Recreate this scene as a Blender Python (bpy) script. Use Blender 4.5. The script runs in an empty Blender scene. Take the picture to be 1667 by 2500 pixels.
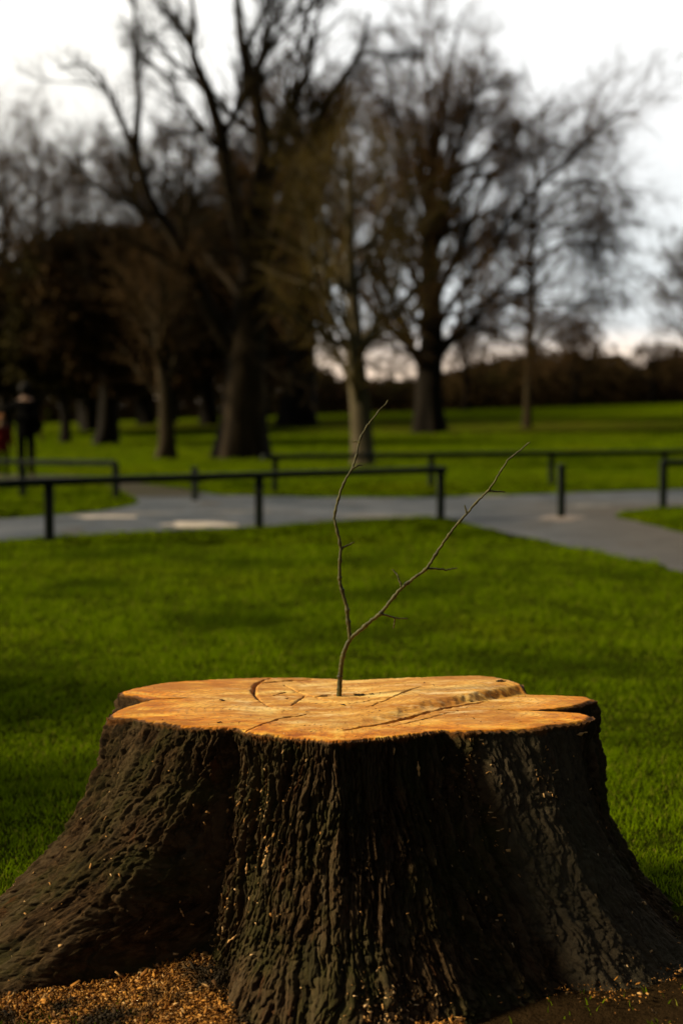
import bpy, math, random
import numpy as np
from mathutils import Vector
R = math.radians
rng = np.random.default_rng(7)
random.seed(7)
scene = bpy.context.scene
COL = scene.collection

# ------------------------------------------------------------------ camera
CAM_H = 1.30
FPX = 50.0 / 36.0 * 2500.0
PITCH = math.atan((1250 - 990) / FPX)
cam = bpy.data.cameras.new('camera')
cam.sensor_fit = 'VERTICAL'; cam.sensor_height = 36.0; cam.sensor_width = 24.0
cam.lens = 50.0; cam.clip_start = 0.05; cam.clip_end = 3000
cam.dof.use_dof = True; cam.dof.focus_distance = 3.42; cam.dof.aperture_fstop = 2.1
cam_o = bpy.data.objects.new('camera', cam); COL.objects.link(cam_o)
cam_o.location = (0, 0, CAM_H); cam_o.rotation_euler = (R(90) - PITCH, 0, 0)
scene.camera = cam_o

# ------------------------------------------------------------------ light
SUN = Vector((-0.89, -0.07, 0.50)).normalized()
sun_elev = math.asin(SUN.z); sun_az = math.atan2(SUN.x, SUN.y)
sl = bpy.data.lights.new('sun', 'SUN'); sl.energy = 3.6; sl.angle = R(9); sl.color = (1.0, 0.83, 0.54)
so = bpy.data.objects.new('sun', sl); COL.objects.link(so)
so.rotation_euler = SUN.to_track_quat('Z', 'Y').to_euler(); so.location = (-20, 8, 14)

world = bpy.data.worlds.new('World'); scene.world = world; world.use_nodes = True
wn = world.node_tree; wn.nodes.clear()
def N(nt, typ, **kw):
    n = nt.nodes.new(typ)
    for k, v in kw.items():
        if k in n.inputs.keys() if hasattr(n.inputs, 'keys') else False: n.inputs[k].default_value = v
        else: setattr(n, k, v)
    return n
def ramp(nt, stops, interp='LINEAR'):
    n = nt.nodes.new('ShaderNodeValToRGB'); cr = n.color_ramp; cr.interpolation = interp
    while len(cr.elements) > 1: cr.elements.remove(cr.elements[-1])
    cr.elements[0].position = stops[0][0]; cr.elements[0].color = (*stops[0][1], 1)
    for p, c in stops[1:]:
        e = cr.elements.new(p); e.color = (*c, 1)
    return n
def mixc(nt, fac, a, b, blend='MIX'):
    n = nt.nodes.new('ShaderNodeMix'); n.data_type = 'RGBA'; n.blend_type = blend
    for sock, v in ((n.inputs[0], fac), (n.inputs[6], a), (n.inputs[7], b)):
        if isinstance(v, bpy.types.NodeSocket): nt.links.new(v, sock)
        elif isinstance(v, (int, float)): sock.default_value = v
        else: sock.default_value = (*v, 1)
    return n.outputs[2]
def math_(nt, op, a, b=0.0, c=None):
    n = nt.nodes.new('ShaderNodeMath'); n.operation = op
    for i, v in enumerate((a, b) if c is None else (a, b, c)):
        if isinstance(v, bpy.types.NodeSocket): nt.links.new(v, n.inputs[i])
        else: n.inputs[i].default_value = v
    return n.outputs[0]
def maprange(nt, v, a, b, c=0.0, d=1.0):
    n = nt.nodes.new('ShaderNodeMapRange'); n.interpolation_type = 'SMOOTHSTEP'
    nt.links.new(v, n.inputs[0]); n.inputs[1].default_value = a; n.inputs[2].default_value = b
    n.inputs[3].default_value = c; n.inputs[4].default_value = d
    return n.outputs[0]

sky = wn.nodes.new('ShaderNodeTexSky'); sky.sky_type = 'NISHITA'; sky.sun_disc = False
sky.sun_elevation = sun_elev; sky.sun_rotation = sun_az
bg_sky = wn.nodes.new('ShaderNodeBackground'); bg_sky.inputs[1].default_value = 0.05
wn.links.new(sky.outputs[0], bg_sky.inputs[0])
tc = wn.nodes.new('ShaderNodeTexCoord'); sep = wn.nodes.new('ShaderNodeSeparateXYZ')
wn.links.new(tc.outputs['Generated'], sep.inputs[0])
# bright cloud deck low in the west, thinner and darker overhead and behind
elev = ramp(wn, [(0.0, (0.30, 0.26, 0.22)), (0.008, (0.95, 0.70, 0.50)), (0.035, (0.93, 0.76, 0.62)),
                 (0.055, (0.64, 0.66, 0.67)), (0.09, (0.66, 0.69, 0.70)), (0.14, (0.72, 0.735, 0.735)),
                 (0.20, (0.84, 0.84, 0.83)), (0.28, (0.92, 0.92, 0.90)), (0.36, (1.30, 1.28, 1.22)), (0.50, (0.75, 0.75, 0.75)), (1.0, (0.26, 0.28, 0.33))])
wn.links.new(sep.outputs[2], elev.inputs[0])
cn = wn.nodes.new('ShaderNodeTexNoise'); cn.inputs['Scale'].default_value = 3.0; cn.inputs['Detail'].default_value = 5
mp = wn.nodes.new('ShaderNodeMapping'); mp.inputs['Scale'].default_value = (1, 1, 4)
wn.links.new(tc.outputs['Generated'], mp.inputs[0]); wn.links.new(mp.outputs[0], cn.inputs[0])
cl = maprange(wn, cn.outputs[0], 0.3, 0.7, 0.95, 1.05)
front = maprange(wn, sep.outputs[1], -0.30, 0.75, 0.09, 1.0)
lft = maprange(wn, sep.outputs[0], 0.24, 0.70, 1.0, 0.12)
k = math_(wn, 'MULTIPLY', math_(wn, 'MULTIPLY', cl, front), lft)
cream = mixc(wn, maprange(wn, sep.outputs[0], 0.05, -0.22), elev.outputs[0], (1.0, 0.965, 0.90), 'MULTIPLY')
bg_cl = wn.nodes.new('ShaderNodeBackground'); wn.links.new(cream, bg_cl.inputs[0]); wn.links.new(k, bg_cl.inputs[1])
mx = wn.nodes.new('ShaderNodeMixShader'); mx.inputs[0].default_value = 0.88
wn.links.new(bg_sky.outputs[0], mx.inputs[1]); wn.links.new(bg_cl.outputs[0], mx.inputs[2])
wo = wn.nodes.new('ShaderNodeOutputWorld'); wn.links.new(mx.outputs[0], wo.inputs[0])

scene.view_settings.view_transform = 'Standard'; scene.view_settings.look = 'None'
scene.view_settings.gamma = 1.0; scene.view_settings.exposure = 0.6
scene.render.engine = 'CYCLES'
scene.cycles.use_denoising = True
scene.cycles.max_bounces = 5; scene.cycles.diffuse_bounces = 3; scene.cycles.glossy_bounces = 2
scene.cycles.transmission_bounces = 2; scene.cycles.transparent_max_bounces = 4
scene.cycles.caustics_reflective = False; scene.cycles.caustics_refractive = False

# ------------------------------------------------------------------ helpers
def terrain(x, y):
    s = np.clip((np.asarray(y, float) - 30) / 75, 0, 1); s = s * s * (3 - 2 * s)
    return s * np.clip(0.7 + 0.033 * np.asarray(x, float), 0.0, 1.9)
CP, SP = math.cos(PITCH), math.sin(PITCH)
def ray(px, py):
    u = (px - 833.5) / FPX; v = (1250 - py) / FPX
    return np.array([u, CP + v * SP, -SP + v * CP])
def plane(px, py, z=0.0):
    d = ray(px, py); t = (z - CAM_H) / d[2]
    return np.array([0, 0, CAM_H]) + d * t
def at(px, py, Y):
    d = ray(px, py); return np.array([0, 0, CAM_H]) + d * (Y / d[1])
def gnd(px, py):
    d = ray(px, py); t = 2.0
    while t < 400:
        p = np.array([0, 0, CAM_H]) + d * t
        if p[2] <= terrain(p[0], p[1]): break
        t += 0.1
    p[2] = float(terrain(p[0], p[1])); return p

def obj(name, me, mat=None, parent=None, loc=None):
    o = bpy.data.objects.new(name, me); COL.objects.link(o)
    if mat is not None: me.materials.append(mat)
    if parent is not None: o.parent = parent
    if loc is not None: o.location = loc
    return o
def empty(name, loc=(0, 0, 0), rz=0.0):
    o = bpy.data.objects.new(name, None); COL.objects.link(o); o.location = loc; o.rotation_euler.z = rz
    o.empty_display_size = 0.2; return o
def tag(o, label=None, cat=None, group=None, kind=None):
    if label: o['label'] = label
    if cat: o['category'] = cat
    if group: o['group'] = group
    if kind: o['kind'] = kind
    return o
def mesh_np(name, V, F, smooth=False, nper=4):
    V = np.asarray(V, np.float32).reshape(-1, 3); F = np.asarray(F, np.int32).reshape(-1, nper)
    me = bpy.data.meshes.new(name)
    me.vertices.add(len(V)); me.vertices.foreach_set('co', V.ravel())
    me.loops.add(F.size); me.loops.foreach_set('vertex_index', F.ravel())
    me.polygons.add(len(F)); me.polygons.foreach_set('loop_start', np.arange(0, F.size, nper, dtype=np.int32))
    me.update(calc_edges=True)
    if smooth: me.polygons.foreach_set('use_smooth', np.ones(len(F), bool))
    me.validate(); return me
def grid_faces(nr, nc, wrap=False):
    i = np.arange(nr - 1)[:, None] * nc; j = np.arange(nc if wrap else nc - 1)[None, :]
    j2 = (j + 1) % nc
    return np.stack([i + j, i + j2, i + nc + j2, i + nc + j], -1).reshape(-1, 4)
# gradient noise
_p = np.random.default_rng(3).permutation(256); _p = np.concatenate([_p, _p, _p])
_g = np.random.default_rng(4).normal(size=(256, 3)); _g /= np.linalg.norm(_g, axis=1)[:, None]
def pn(x, y, z):
    x, y, z = np.broadcast_arrays(np.asarray(x, float), np.asarray(y, float), np.asarray(z, float))
    xi, yi, zi = np.floor(x).astype(int), np.floor(y).astype(int), np.floor(z).astype(int)
    xf, yf, zf = x - xi, y - yi, z - zi
    f = lambda t: t * t * t * (t * (t * 6 - 15) + 10)
    u, v, w = f(xf), f(yf), f(zf); out = 0
    for a in (0, 1):
        for b in (0, 1):
            for c in (0, 1):
                h = _p[_p[_p[(xi + a) & 255] + ((yi + b) & 255)] + ((zi + c) & 255)]
                g = _g[h]
                dd = g[..., 0] * (xf - a) + g[..., 1] * (yf - b) + g[..., 2] * (zf - c)
                out = out + dd * (u if a else 1 - u) * (v if b else 1 - v) * (w if c else 1 - w)
    return out * 1.6
def sstep(a, b, x):
    t = np.clip((x - a) / (b - a), 0, 1); return t * t * (3 - 2 * t)

# ------------------------------------------------------------------ materials
def mat(name):
    m = bpy.data.materials.new(name); m.use_nodes = True
    nt = m.node_tree; b = nt.nodes['Principled BSDF']; b.inputs['Roughness'].default_value = 0.85
    b.inputs['Specular IOR Level'].default_value = 0.25
    return m, nt, b
def noise(nt, scale, detail=4, vec=None, rough=0.55, stretch=None):
    n = nt.nodes.new('ShaderNodeTexNoise'); n.inputs['Scale'].default_value = scale
    n.inputs['Detail'].default_value = detail; n.inputs['Roughness'].default_value = rough
    if vec is None:
        t = nt.nodes.new('ShaderNodeTexCoord'); vec = t.outputs['Object']
    if stretch:
        m = nt.nodes.new('ShaderNodeMapping'); m.inputs['Scale'].default_value = stretch
        nt.links.new(vec, m.inputs[0]); vec = m.outputs[0]
    nt.links.new(vec, n.inputs[0]); return n.outputs[0]
def bump(nt, b, h, strength, dist):
    n = nt.nodes.new('ShaderNodeBump'); n.inputs['Strength'].default_value = strength; n.inputs['Distance'].default_value = dist
    nt.links.new(h, n.inputs['Height']); nt.links.new(n.outputs[0], b.inputs['Normal'])
def simple(name, c1, c2, scale=4.0, rough=0.85, spec=0.25, stretch=None, bmp=None):
    m, nt, b = mat(name)
    n = noise(nt, scale, 5, stretch=stretch)
    r = ramp(nt, [(0.32, c1), (0.68, c2)]); nt.links.new(n, r.inputs[0])
    nt.links.new(r.outputs[0], b.inputs['Base Color'])
    b.inputs['Roughness'].default_value = rough; b.inputs['Specular IOR Level'].default_value = spec
    if bmp: bump(nt, b, n, 0.8, bmp)
    return m
def random_island(name, stops, rough=0.8, spec=0.2, transl=0.0, patch=None):
    m, nt, b = mat(name)
    g = nt.nodes.new('ShaderNodeNewGeometry')
    r = ramp(nt, stops); nt.links.new(g.outputs['Random Per Island'], r.inputs[0])
    c = r.outputs[0]
    if patch:
        for sc_, col, a, bb in patch:
            c = mixc(nt, maprange(nt, noise(nt, sc_, 3), a, bb), c, col)
    nt.links.new(c, b.inputs['Base Color'])
    b.inputs['Roughness'].default_value = rough; b.inputs['Specular IOR Level'].default_value = spec
    if transl:
        t = nt.nodes.new('ShaderNodeBsdfTranslucent'); nt.links.new(c, t.inputs[0])
        ms = nt.nodes.new('ShaderNodeMixShader'); ms.inputs[0].default_value = transl
        nt.links.new(b.outputs[0], ms.inputs[1]); nt.links.new(t.outputs[0], ms.inputs[2])
        nt.links.new(ms.outputs[0], nt.nodes['Material Output'].inputs[0])
    return m

# lawn
def lawn_material():
    m, nt, b = mat('lawn_soil')
    g1 = ramp(nt, [(0.3, (0.050, 0.080, 0.001)), (0.7, (0.105, 0.150, 0.001))])
    nt.links.new(noise(nt, 0.5, 6), g1.inputs[0])
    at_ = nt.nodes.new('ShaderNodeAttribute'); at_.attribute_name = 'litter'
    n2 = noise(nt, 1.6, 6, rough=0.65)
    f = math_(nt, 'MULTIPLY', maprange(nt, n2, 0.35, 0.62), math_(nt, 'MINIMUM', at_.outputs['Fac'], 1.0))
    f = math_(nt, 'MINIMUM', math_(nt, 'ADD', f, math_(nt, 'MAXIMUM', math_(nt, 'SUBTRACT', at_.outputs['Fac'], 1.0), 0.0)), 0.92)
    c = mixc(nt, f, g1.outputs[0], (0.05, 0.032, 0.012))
    c = mixc(nt, maprange(nt, noise(nt, 0.22, 3), 0.52, 0.72, 0, 0.45), c, (0.09, 0.085, 0.006))
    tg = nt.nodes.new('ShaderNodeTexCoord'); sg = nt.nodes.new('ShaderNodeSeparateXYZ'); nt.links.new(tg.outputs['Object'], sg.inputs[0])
    c = mixc(nt, maprange(nt, sg.outputs[1], 12, 40, 1, 0), c, (0.030, 0.040, 0.003))      # thatch and soil between the real blades, also darkening the foreground like shade
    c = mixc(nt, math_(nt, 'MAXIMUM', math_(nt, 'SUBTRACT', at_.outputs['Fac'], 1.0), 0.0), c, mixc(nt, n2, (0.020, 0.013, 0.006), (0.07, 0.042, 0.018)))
    nt.links.new(c, b.inputs['Base Color']); b.inputs['Specular IOR Level'].default_value = 0.0
    b.inputs['Roughness'].default_value = 1.0
    bump(nt, b, noise(nt, 9, 8, rough=0.7), 1.0, 0.08)
    return m
M_lawn = lawn_material()
M_grass = random_island('grass_blade', [(0.0, (0.092, 0.150, 0.001)), (0.5, (0.152, 0.238, 0.001)), (0.90, (0.21, 0.30, 0.002)), (1.0, (0.28, 0.25, 0.04))],
                        rough=0.9, spec=0.0, transl=0.5,
                        patch=[(0.8, (0.060, 0.100, 0.002), 0.46, 0.70), (3.0, (0.055, 0.085, 0.002), 0.56, 0.72), (0.35, (0.19, 0.23, 0.003), 0.50, 0.75)])

# ------------------------------------------------------------------ path outline (plan, metres)
def pts_to_plan(L): return [plane(x, y)[:2] for x, y in L]
main_near = [(-260, 1345), (0, 1320), (150, 1310), (280, 1302), (450, 1294), (630, 1286), (830, 1271), (960, 1264), (1080, 1262), (1160, 1283), (1300, 1318), (1450, 1350), (1560, 1372), (1700, 1402), (1900, 1450)]
right_up = [(1900, 1335), (1667, 1303), (1590, 1283), (1530, 1268), (1490, 1254), (1560, 1243), (1667, 1236), (1900, 1228)]
main_far = [(1900, 1188), (1667, 1196), (1450, 1202), (1250, 1210), (1075, 1216), (840, 1216), (630, 1212), (530, 1210), (470, 1200), (420, 1190), (360, 1184), (330, 1178), (300, 1168), (200, 1162), (60, 1160), (-200, 1158), (-200, 1170), (60, 1173), (220, 1178), (275, 1186), (300, 1200), (330, 1215), (335, 1228), (300, 1243), (150, 1258), (0, 1270), (-260, 1284)]
path_poly = pts_to_plan(main_near + right_up + main_far)
def densify(P, step, amp, seed=0):
    out = []; n = len(P)
    for i in range(n):
        a, b = np.array(P[i]), np.array(P[(i + 1) % n]); L = np.linalg.norm(b - a); k = max(1, int(L / step))
        nrm = np.array([-(b - a)[1], (b - a)[0]]) / max(L, 1e-6)
        for j in range(k):
            q = a + (b - a) * j / k
            out.append(q + nrm * amp * float(pn(q[0] * 1.7, q[1] * 1.7, seed) + 0.5 * pn(q[0] * 5, q[1] * 5, seed)))
    return np.array(out)
# smooth the traced outline (Chaikin) before adding the ragged turf edge
P = np.array(path_poly)
for _ in range(2):
    Q = np.roll(P, -1, 0); P = np.stack([P * 0.75 + Q * 0.25, P * 0.25 + Q * 0.75], 1).reshape(-1, 2)
PATH = densify(P, 0.25, 0.10)
def inside(poly, x, y):
    x = np.asarray(x); y = np.asarray(y); c = np.zeros(x.shape, bool); n = len(poly)
    x1, y1 = poly[:, 0], poly[:, 1]; x2, y2 = np.roll(x1, -1), np.roll(y1, -1)
    for i in range(n):
        if y1[i] == y2[i]: continue
        m = ((y1[i] > y) != (y2[i] > y))
        c ^= m & (x < (x2[i] - x1[i]) * (y - y1[i]) / (y2[i] - y1[i]) + x1[i])
    return c
import bmesh
def poly_sheet(name, P2, z, m):
    bm = bmesh.new(); vs = [bm.verts.new((p[0], p[1], z)) for p in P2]
    f = bm.faces.new(vs); bmesh.ops.triangulate(bm, faces=[f]); 
    for f in bm.faces:
        if f.normal.z < 0: f.normal_flip()
    me = bpy.data.meshes.new(name); bm.to_mesh(me); bm.free()
    return obj(name, me, m)
def path_material():
    m, nt, b = mat('asphalt')
    c = ramp(nt, [(0.32, (0.032, 0.044, 0.058)), (0.68, (0.140, 0.150, 0.170))]); nt.links.new(noise(nt, 0.9, 6, rough=0.7), c.inputs[0])
    tcn = nt.nodes.new('ShaderNodeTexCoord')
    s = nt.nodes.new('ShaderNodeSeparateXYZ'); nt.links.new(tcn.outputs['Object'], s.inputs[0])
    fx = maprange(nt, s.outputs[0], 1.2, 3.5)                       # the branch path is paved in browner gravel
    warm = ramp(nt, [(0.3, (0.060, 0.053, 0.043)), (0.7, (0.120, 0.105, 0.09))]); nt.links.new(noise(nt, 2.5, 8, rough=0.75), warm.inputs[0])
    fy = maprange(nt, s.outputs[1], 20.5, 17.5)
    col = mixc(nt, math_(nt, 'MULTIPLY', fx, fy), c.outputs[0], warm.outputs[0])
    lf = math_(nt, 'MULTIPLY', maprange(nt, s.outputs[0], -1.7, -2.3), maprange(nt, s.outputs[1], 19.6, 20.8))
    col = mixc(nt, lf, col, (0.040, 0.034, 0.013))
    col = mixc(nt, maprange(nt, noise(nt, 1.3, 5, rough=0.7), 0.56, 0.66, 0, 0.8), col, (0.07, 0.055, 0.035))
    nt.links.new(col, b.inputs['Base Color']); b.inputs['Roughness'].default_value = 0.8; b.inputs['Specular IOR Level'].default_value = 0.15
    bump(nt, b, noise(nt, 120, 3), 0.5, 0.01)
    return m
M_path = path_material()
path = tag(poly_sheet('path', PATH, 0.004, M_path), kind='structure')
M_worn = simple('pale_worn_grit', (0.42, 0.36, 0.29), (0.60, 0.53, 0.45), 6)
M_worn2 = simple('faded_grit', (0.10, 0.10, 0.10), (0.20, 0.185, 0.165), 6)
def blob(cx, cy, rx, ry, seed, name, m, z):
    P2 = []
    for i in range(60):
        a = i / 60 * 2 * math.pi; k = 1 + 0.6 * float(pn(math.cos(a) * 1.4, math.sin(a) * 1.4, seed)) + .1 * float(pn(math.cos(a) * 6, math.sin(a) * 6, seed))
        q = plane(cx + rx * k * math.cos(a), cy + ry * k * math.sin(a)); P2.append(q[:2])
    return tag(poly_sheet(name, np.array(P2), z, m), kind='structure')
for i, (cx, cy, rx, ry) in enumerate([(485, 1282, 84, 6), (255, 1263, 80, 3.5), (925, 1262, 120, 4), (1195, 1213, 62, 3), (1430, 1236, 45, 4), (340, 1255, 70, 2.5), (600, 1250, 90, 2.5)]):
    blob(cx, cy, rx, ry, i + 5, 'pale_path_patch', M_worn if i < 2 else M_worn2, 0.008)

# ------------------------------------------------------------------ stump plan outline
ZT = 0.55
out_px = [(267,1743),(262,1755),(290,1757),(320,1758),(401,1771),(450,1778),(497,1781),(573,1782),(590,1788),(611,1795),(678,1801),(750,1806),(807,1813),(850,1809),(898,1803),(970,1796),(1032,1789),(1084,1781),(1137,1785),(1233,1782),(1304,1781),(1352,1772),(1400,1767),(1440,1760),(1452,1752),(1440,1746),(1400,1741),(1328,1738.5),(1283,1736),(1352,1732),(1400,1725),(1435,1715),(1457,1706),(1443,1699),(1376,1696),(1304,1696),(1280,1692),(1276,1687),(1247,1677),(1204,1669),(1041,1665),(946,1662),(907,1663),(850,1662),(822,1657),(678,1653),(616,1653),(535,1656),(477,1661),(391,1667),(340,1676),(315,1682),(290,1690),(286,1696),(320,1698.5),(343,1705),(367,1711),(343,1716),(296,1729)]
out_w = np.array([plane(x, y, ZT)[:2] for x, y in out_px])
CEN = np.array([0.02, 3.50])
d = out_w - CEN
th = np.unwrap(np.arctan2(d[:, 1], d[:, 0])); rr = np.hypot(d[:, 0], d[:, 1])
# counter-clockwise, dense arrays for interpolation
if th[-1] < th[0]: th, rr = th[::-1], rr[::-1]
for i in range(1, len(th)):
    if th[i] <= th[i - 1]: th[i] = th[i - 1] + 1e-3
T3 = np.concatenate([th - 2 * np.pi, th, th + 2 * np.pi]); R3 = np.tile(rr, 3)
def r_top(t): return np.interp(t, T3, R3)
tt = np.linspace(0, 2 * np.pi, 3600, endpoint=False); RT = r_top(tt)
def smooth_per(a, sig_deg):
    k = int(sig_deg * 10 * 3); x = np.arange(-k, k + 1); w = np.exp(-0.5 * (x / (sig_deg * 10)) ** 2); w /= w.sum()
    return np.convolve(np.concatenate([a[-k:], a, a[:k]]), w, 'same')[k:-k]
RT0 = smooth_per(RT, 0.25); RT1 = smooth_per(RT, 5.0)
fl_pts = [(0, .235), (10, .23), (30, .16), (60, .10), (90, .15), (130, .12), (160, .26), (175, .42), (188, .44), (198, .53), (207, .56), (213, .47), (217.5, .24), (220.5, .09), (226, .11), (232, .14), (237, .16), (244, .25), (252, .32), (266, .35), (278, .35), (290, .34), (300, .30), (312, .28), (318, .25), (326, .30), (335, .30), (341, .29), (350, .28), (360, .26)]
FL = smooth_per(np.interp(np.degrees(tt), [p[0] for p in fl_pts], [p[1] for p in fl_pts]), 1.4)
WLIN = smooth_per(np.interp(np.degrees(tt), [0, 10, 170, 186, 202, 215, 225, 250, 300, 335, 352, 360], [.2, .25, .25, .25, .62, .7, .5, .6, .6, .55, .25, .2]), 2.0)
def per(a, t): return np.interp(np.mod(t, 2 * np.pi), np.append(tt, 2 * np.pi), np.append(a, a[0]))
def stump_r(t, f):      # f 0 at the cut, 1 at the ground
    blend = sstep(0.02, 0.55, f)
    base = per(RT0, t) * (1 - blend) + np.maximum(per(RT1, t), per(RT1, t) * .3 + per(RT0, t) * .7) * blend
    dg = np.degrees(np.mod(t, 2 * np.pi))
    groove = 0
    for c_, w_, a_ in ((318.5, 1.6, .030), (236.5, 2.5, .030), (224, 4, .020), (209, 1.2, .006), (262, 2.0, .012), (283, 2.2, .016), (301, 2.0, .014), (346, 2.0, .03), (249.5, 0.8, .010)):
        groove = groove + a_ * np.exp(-0.5 * ((dg + 2.0 * pn(f * 3, c_, 0) - c_) / w_) ** 2)
    lobe = 0.012 * np.exp(-0.5 * ((dg - 330) / 6) ** 2) * np.sin(np.clip(f, 0, 1) * np.pi)
    wl_ = per(WLIN, t); fc = np.clip(f, 0, 1.3)
    return base + per(FL, t) * (wl_ * fc ** 1.25 + (1 - wl_) * fc ** 3) - groove * sstep(0.0, 0.15, f) * (1 - 0.3 * f) + lobe

# cut-surface height
def plan_line(L): return np.array([plane(x, y, ZT)[:2] for x, y in L])
step = plan_line([(700, 1800), (850, 1777), (879, 1770), (917, 1765), (979, 1752), (1008, 1741), (1065, 1733), (1118, 1723), (1180, 1712), (1271, 1697), (1500, 1660)])
def seg_dist(L, x, y):
    best = np.full(x.shape, 1e9); sg = np.ones(x.shape); tpar = np.zeros(x.shape); n = len(L) - 1
    for i in range(n):
        a, b = L[i], L[i + 1]; e = b - a; L2 = e @ e
        t = np.clip(((x - a[0]) * e[0] + (y - a[1]) * e[1]) / L2, 0, 1)
        dx, dy = x - a[0] - t * e[0], y - a[1] - t * e[1]; dd = np.hypot(dx, dy)
        m = dd < best; best = np.where(m, dd, best)
        sg = np.where(m, np.sign(e[0] * (y - a[1]) - e[1] * (x - a[0])), sg); tpar = np.where(m, (i + t) / n, tpar)
    return best, sg, tpar
cracks = [  # polyline px, half-width m, depth m
    ([(659,1656),(633,1665),(623,1674),(619,1686),(623,1698),(631,1709)], .0060, .016),
    ([(631,1709),(645,1720),(659,1727),(700,1738)], .0030, .004),
    ([(633,1667),(678,1663),(717,1661),(760,1660)], .0090, .014),
    ([(693,1672),(717,1684),(750,1698),(774,1705),(817,1717),(850,1722)], .0045, .007),
    ([(770,1702),(800,1699.5),(826,1700)], .010, .016),
    ([(712,1724),(728,1712),(745,1700)], .0035, .006),
    ([(898,1731),(950,1716),(1008,1696),(1030,1690)], .0035, .006),
    ([(850,1722),(900,1716),(960,1712),(1000,1706)], .0030, .005),
    ([(850,1679),(950,1678),(1041,1679)], .0025, .004),
    ([(660,1700),(700,1690),(745,1686)], .0035, .006),
    ([(600,1790),(640,1770),(700,1752),(760,1745)], .0040, .005),
    ([(367,1711),(420,1708),(470,1705)], .0050, .010),
    ([(1283,1736),(1240,1735),(1200,1736)], .0030, .008),
    ([(840,1781),(879,1775),(940,1765),(1000,1750),(1065,1737),(1118,1727),(1190,1714)], .0070, .020),
    ([(960,1770),(1050,1752),(1120,1738)], .0028, .004),
]
crack_w = [(plan_line(L), w, dp) for L, w, dp in cracks]
def cut_z(x, y, s):
    wx = x + 0.004 * pn(x * 40, y * 40, 1); wy = y + 0.008 * pn(x * 30, y * 30, 2)
    dst, sg, tp = seg_dist(step, wx, wy)
    H = 0.003 + 0.012 * sstep(-0.02, 0.30, x) + 0.006 * sstep(0.27, 0.38, x)
    rag = 0.006 * pn(x * 22, y * 15, 5) + .003 * pn(x * 70, y * 30, 6)
    z = H * sstep(0.0, 0.045 - .02 * sstep(.2, .4, x), dst * sg + rag) * (1 - 0 * s)
    inner = z.copy()
    z = z + 0.006 * pn(x * 2.2, y * 2.2, 7) + 0.0022 * pn(x * 9, y * 5, 8) + 0.0010 * pn(x * 22, y * 60, 9)
    # coarse saw kerf ridges and torn fibres
    ang = x * 0.35 + y
    z = z + 0.0005 * np.sin(ang * 420 + 5 * pn(x * 5, y * 5, 3)) * sstep(-0.1, 0.3, pn(x * 3, y * 3, 12))
    z = z + 0.0010 * np.maximum(0, pn(x * 70, y * 160, 11))
    broken = sstep(0, 0.008, H * 1.0 - inner) * sstep(0.0008, 0.006, inner)
    z = z + broken * 0.002 * pn(x * 60, y * 60, 14)
    crack_tint = np.zeros_like(x)
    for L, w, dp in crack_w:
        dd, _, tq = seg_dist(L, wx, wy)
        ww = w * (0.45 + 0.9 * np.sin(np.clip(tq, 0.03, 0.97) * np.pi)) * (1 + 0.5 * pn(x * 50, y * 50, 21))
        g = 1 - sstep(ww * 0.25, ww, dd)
        z = z - dp * g; crack_tint = np.maximum(crack_tint, 1 - sstep(0, ww * 1.2, dd))
    return z, crack_tint, inner

# --- side (bark)
front_t = np.concatenate([np.linspace(R(160), R(378), 1750, endpoint=False), np.linspace(R(378), R(520), 330, endpoint=False)])
NC = len(front_t)
NR = 330
fr = np.concatenate([np.linspace(0, 0.04, 14, endpoint=False), np.linspace(0.04, 1.12, NR - 14)])
TT, FF = np.meshgrid(front_t, fr)
# pre-warp so ridges wander
RB = stump_r(TT, FF)
arc = np.cumsum(np.append(0, np.diff(front_t) * (per(RT1, front_t[1:]) * 1.05 + .72 * per(FL, front_t[1:])))); ARC = np.broadcast_to(arc, TT.shape)
LEN = np.cumsum(np.concatenate([np.zeros((1, NC)), np.hypot(np.diff(RB, axis=0), np.diff(FF, axis=0) * ZT)]), axis=0)
wu = ARC + 0.020 * pn(ARC * 7, LEN * 6, 1) + 0.006 * pn(ARC * 25, LEN * 18, 2)
wl = LEN + 0.03 * pn(ARC * 9, LEN * 4, 3)
def voro(x, y, seed):
    xi, yi = np.floor(x).astype(int), np.floor(y).astype(int); f1 = np.full(x.shape, 9.); f2 = np.full(x.shape, 9.); cid = np.zeros(x.shape)
    for a in (-1, 0, 1):
        for b in (-1, 0, 1):
            cx, cy = xi + a, yi + b; h = _p[_p[(cx + seed) & 255] + (cy & 255)]; h2 = _p[h + 57]
            dd = np.hypot(x - (cx + .1 + .8 * h / 255.), y - (cy + .1 + .8 * h2 / 255.)); m = dd < f1
            f2 = np.where(m, f1, np.minimum(f2, dd)); cid = np.where(m, h2 / 255., cid); f1 = np.where(m, dd, f1)
    return f2 - f1, cid
e1, id1 = voro(wu * 36 + .35 * pn(wu * 60, wl * 50, 1.1), wl * 6.5 + .35 * pn(wu * 30, wl * 60, 3.1), 11)
e2, id2 = voro(wu * 85 + .4 * pn(wu * 120, wl * 90, 5.1), wl * 22, 47)
PLATE = id1 * .6 + id2 * .4
b1 = np.abs(pn(wu * 27, wl * 5.0, 4.3)) * 2.0
b1 = np.minimum(b1, 1) ** 0.7
b2 = np.minimum(np.abs(pn(wu * 62, wl * 17, 9.1)) * 2.2, 1) ** 0.8
b3 = pn(wu * 105, wl * 48, 5.5) + .6 * np.sign(pn(wu * 60, wl * 30, 2.2)) * sstep(0.1, .3, np.abs(pn(wu * 60, wl * 30, 2.2)))
b4 = pn(wu * 190, wl * 120, 8.5)
b5 = pn(wu * 5, wl * 2.2, 6.6)
dgT = np.degrees(np.mod(TT, 2 * np.pi))
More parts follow.
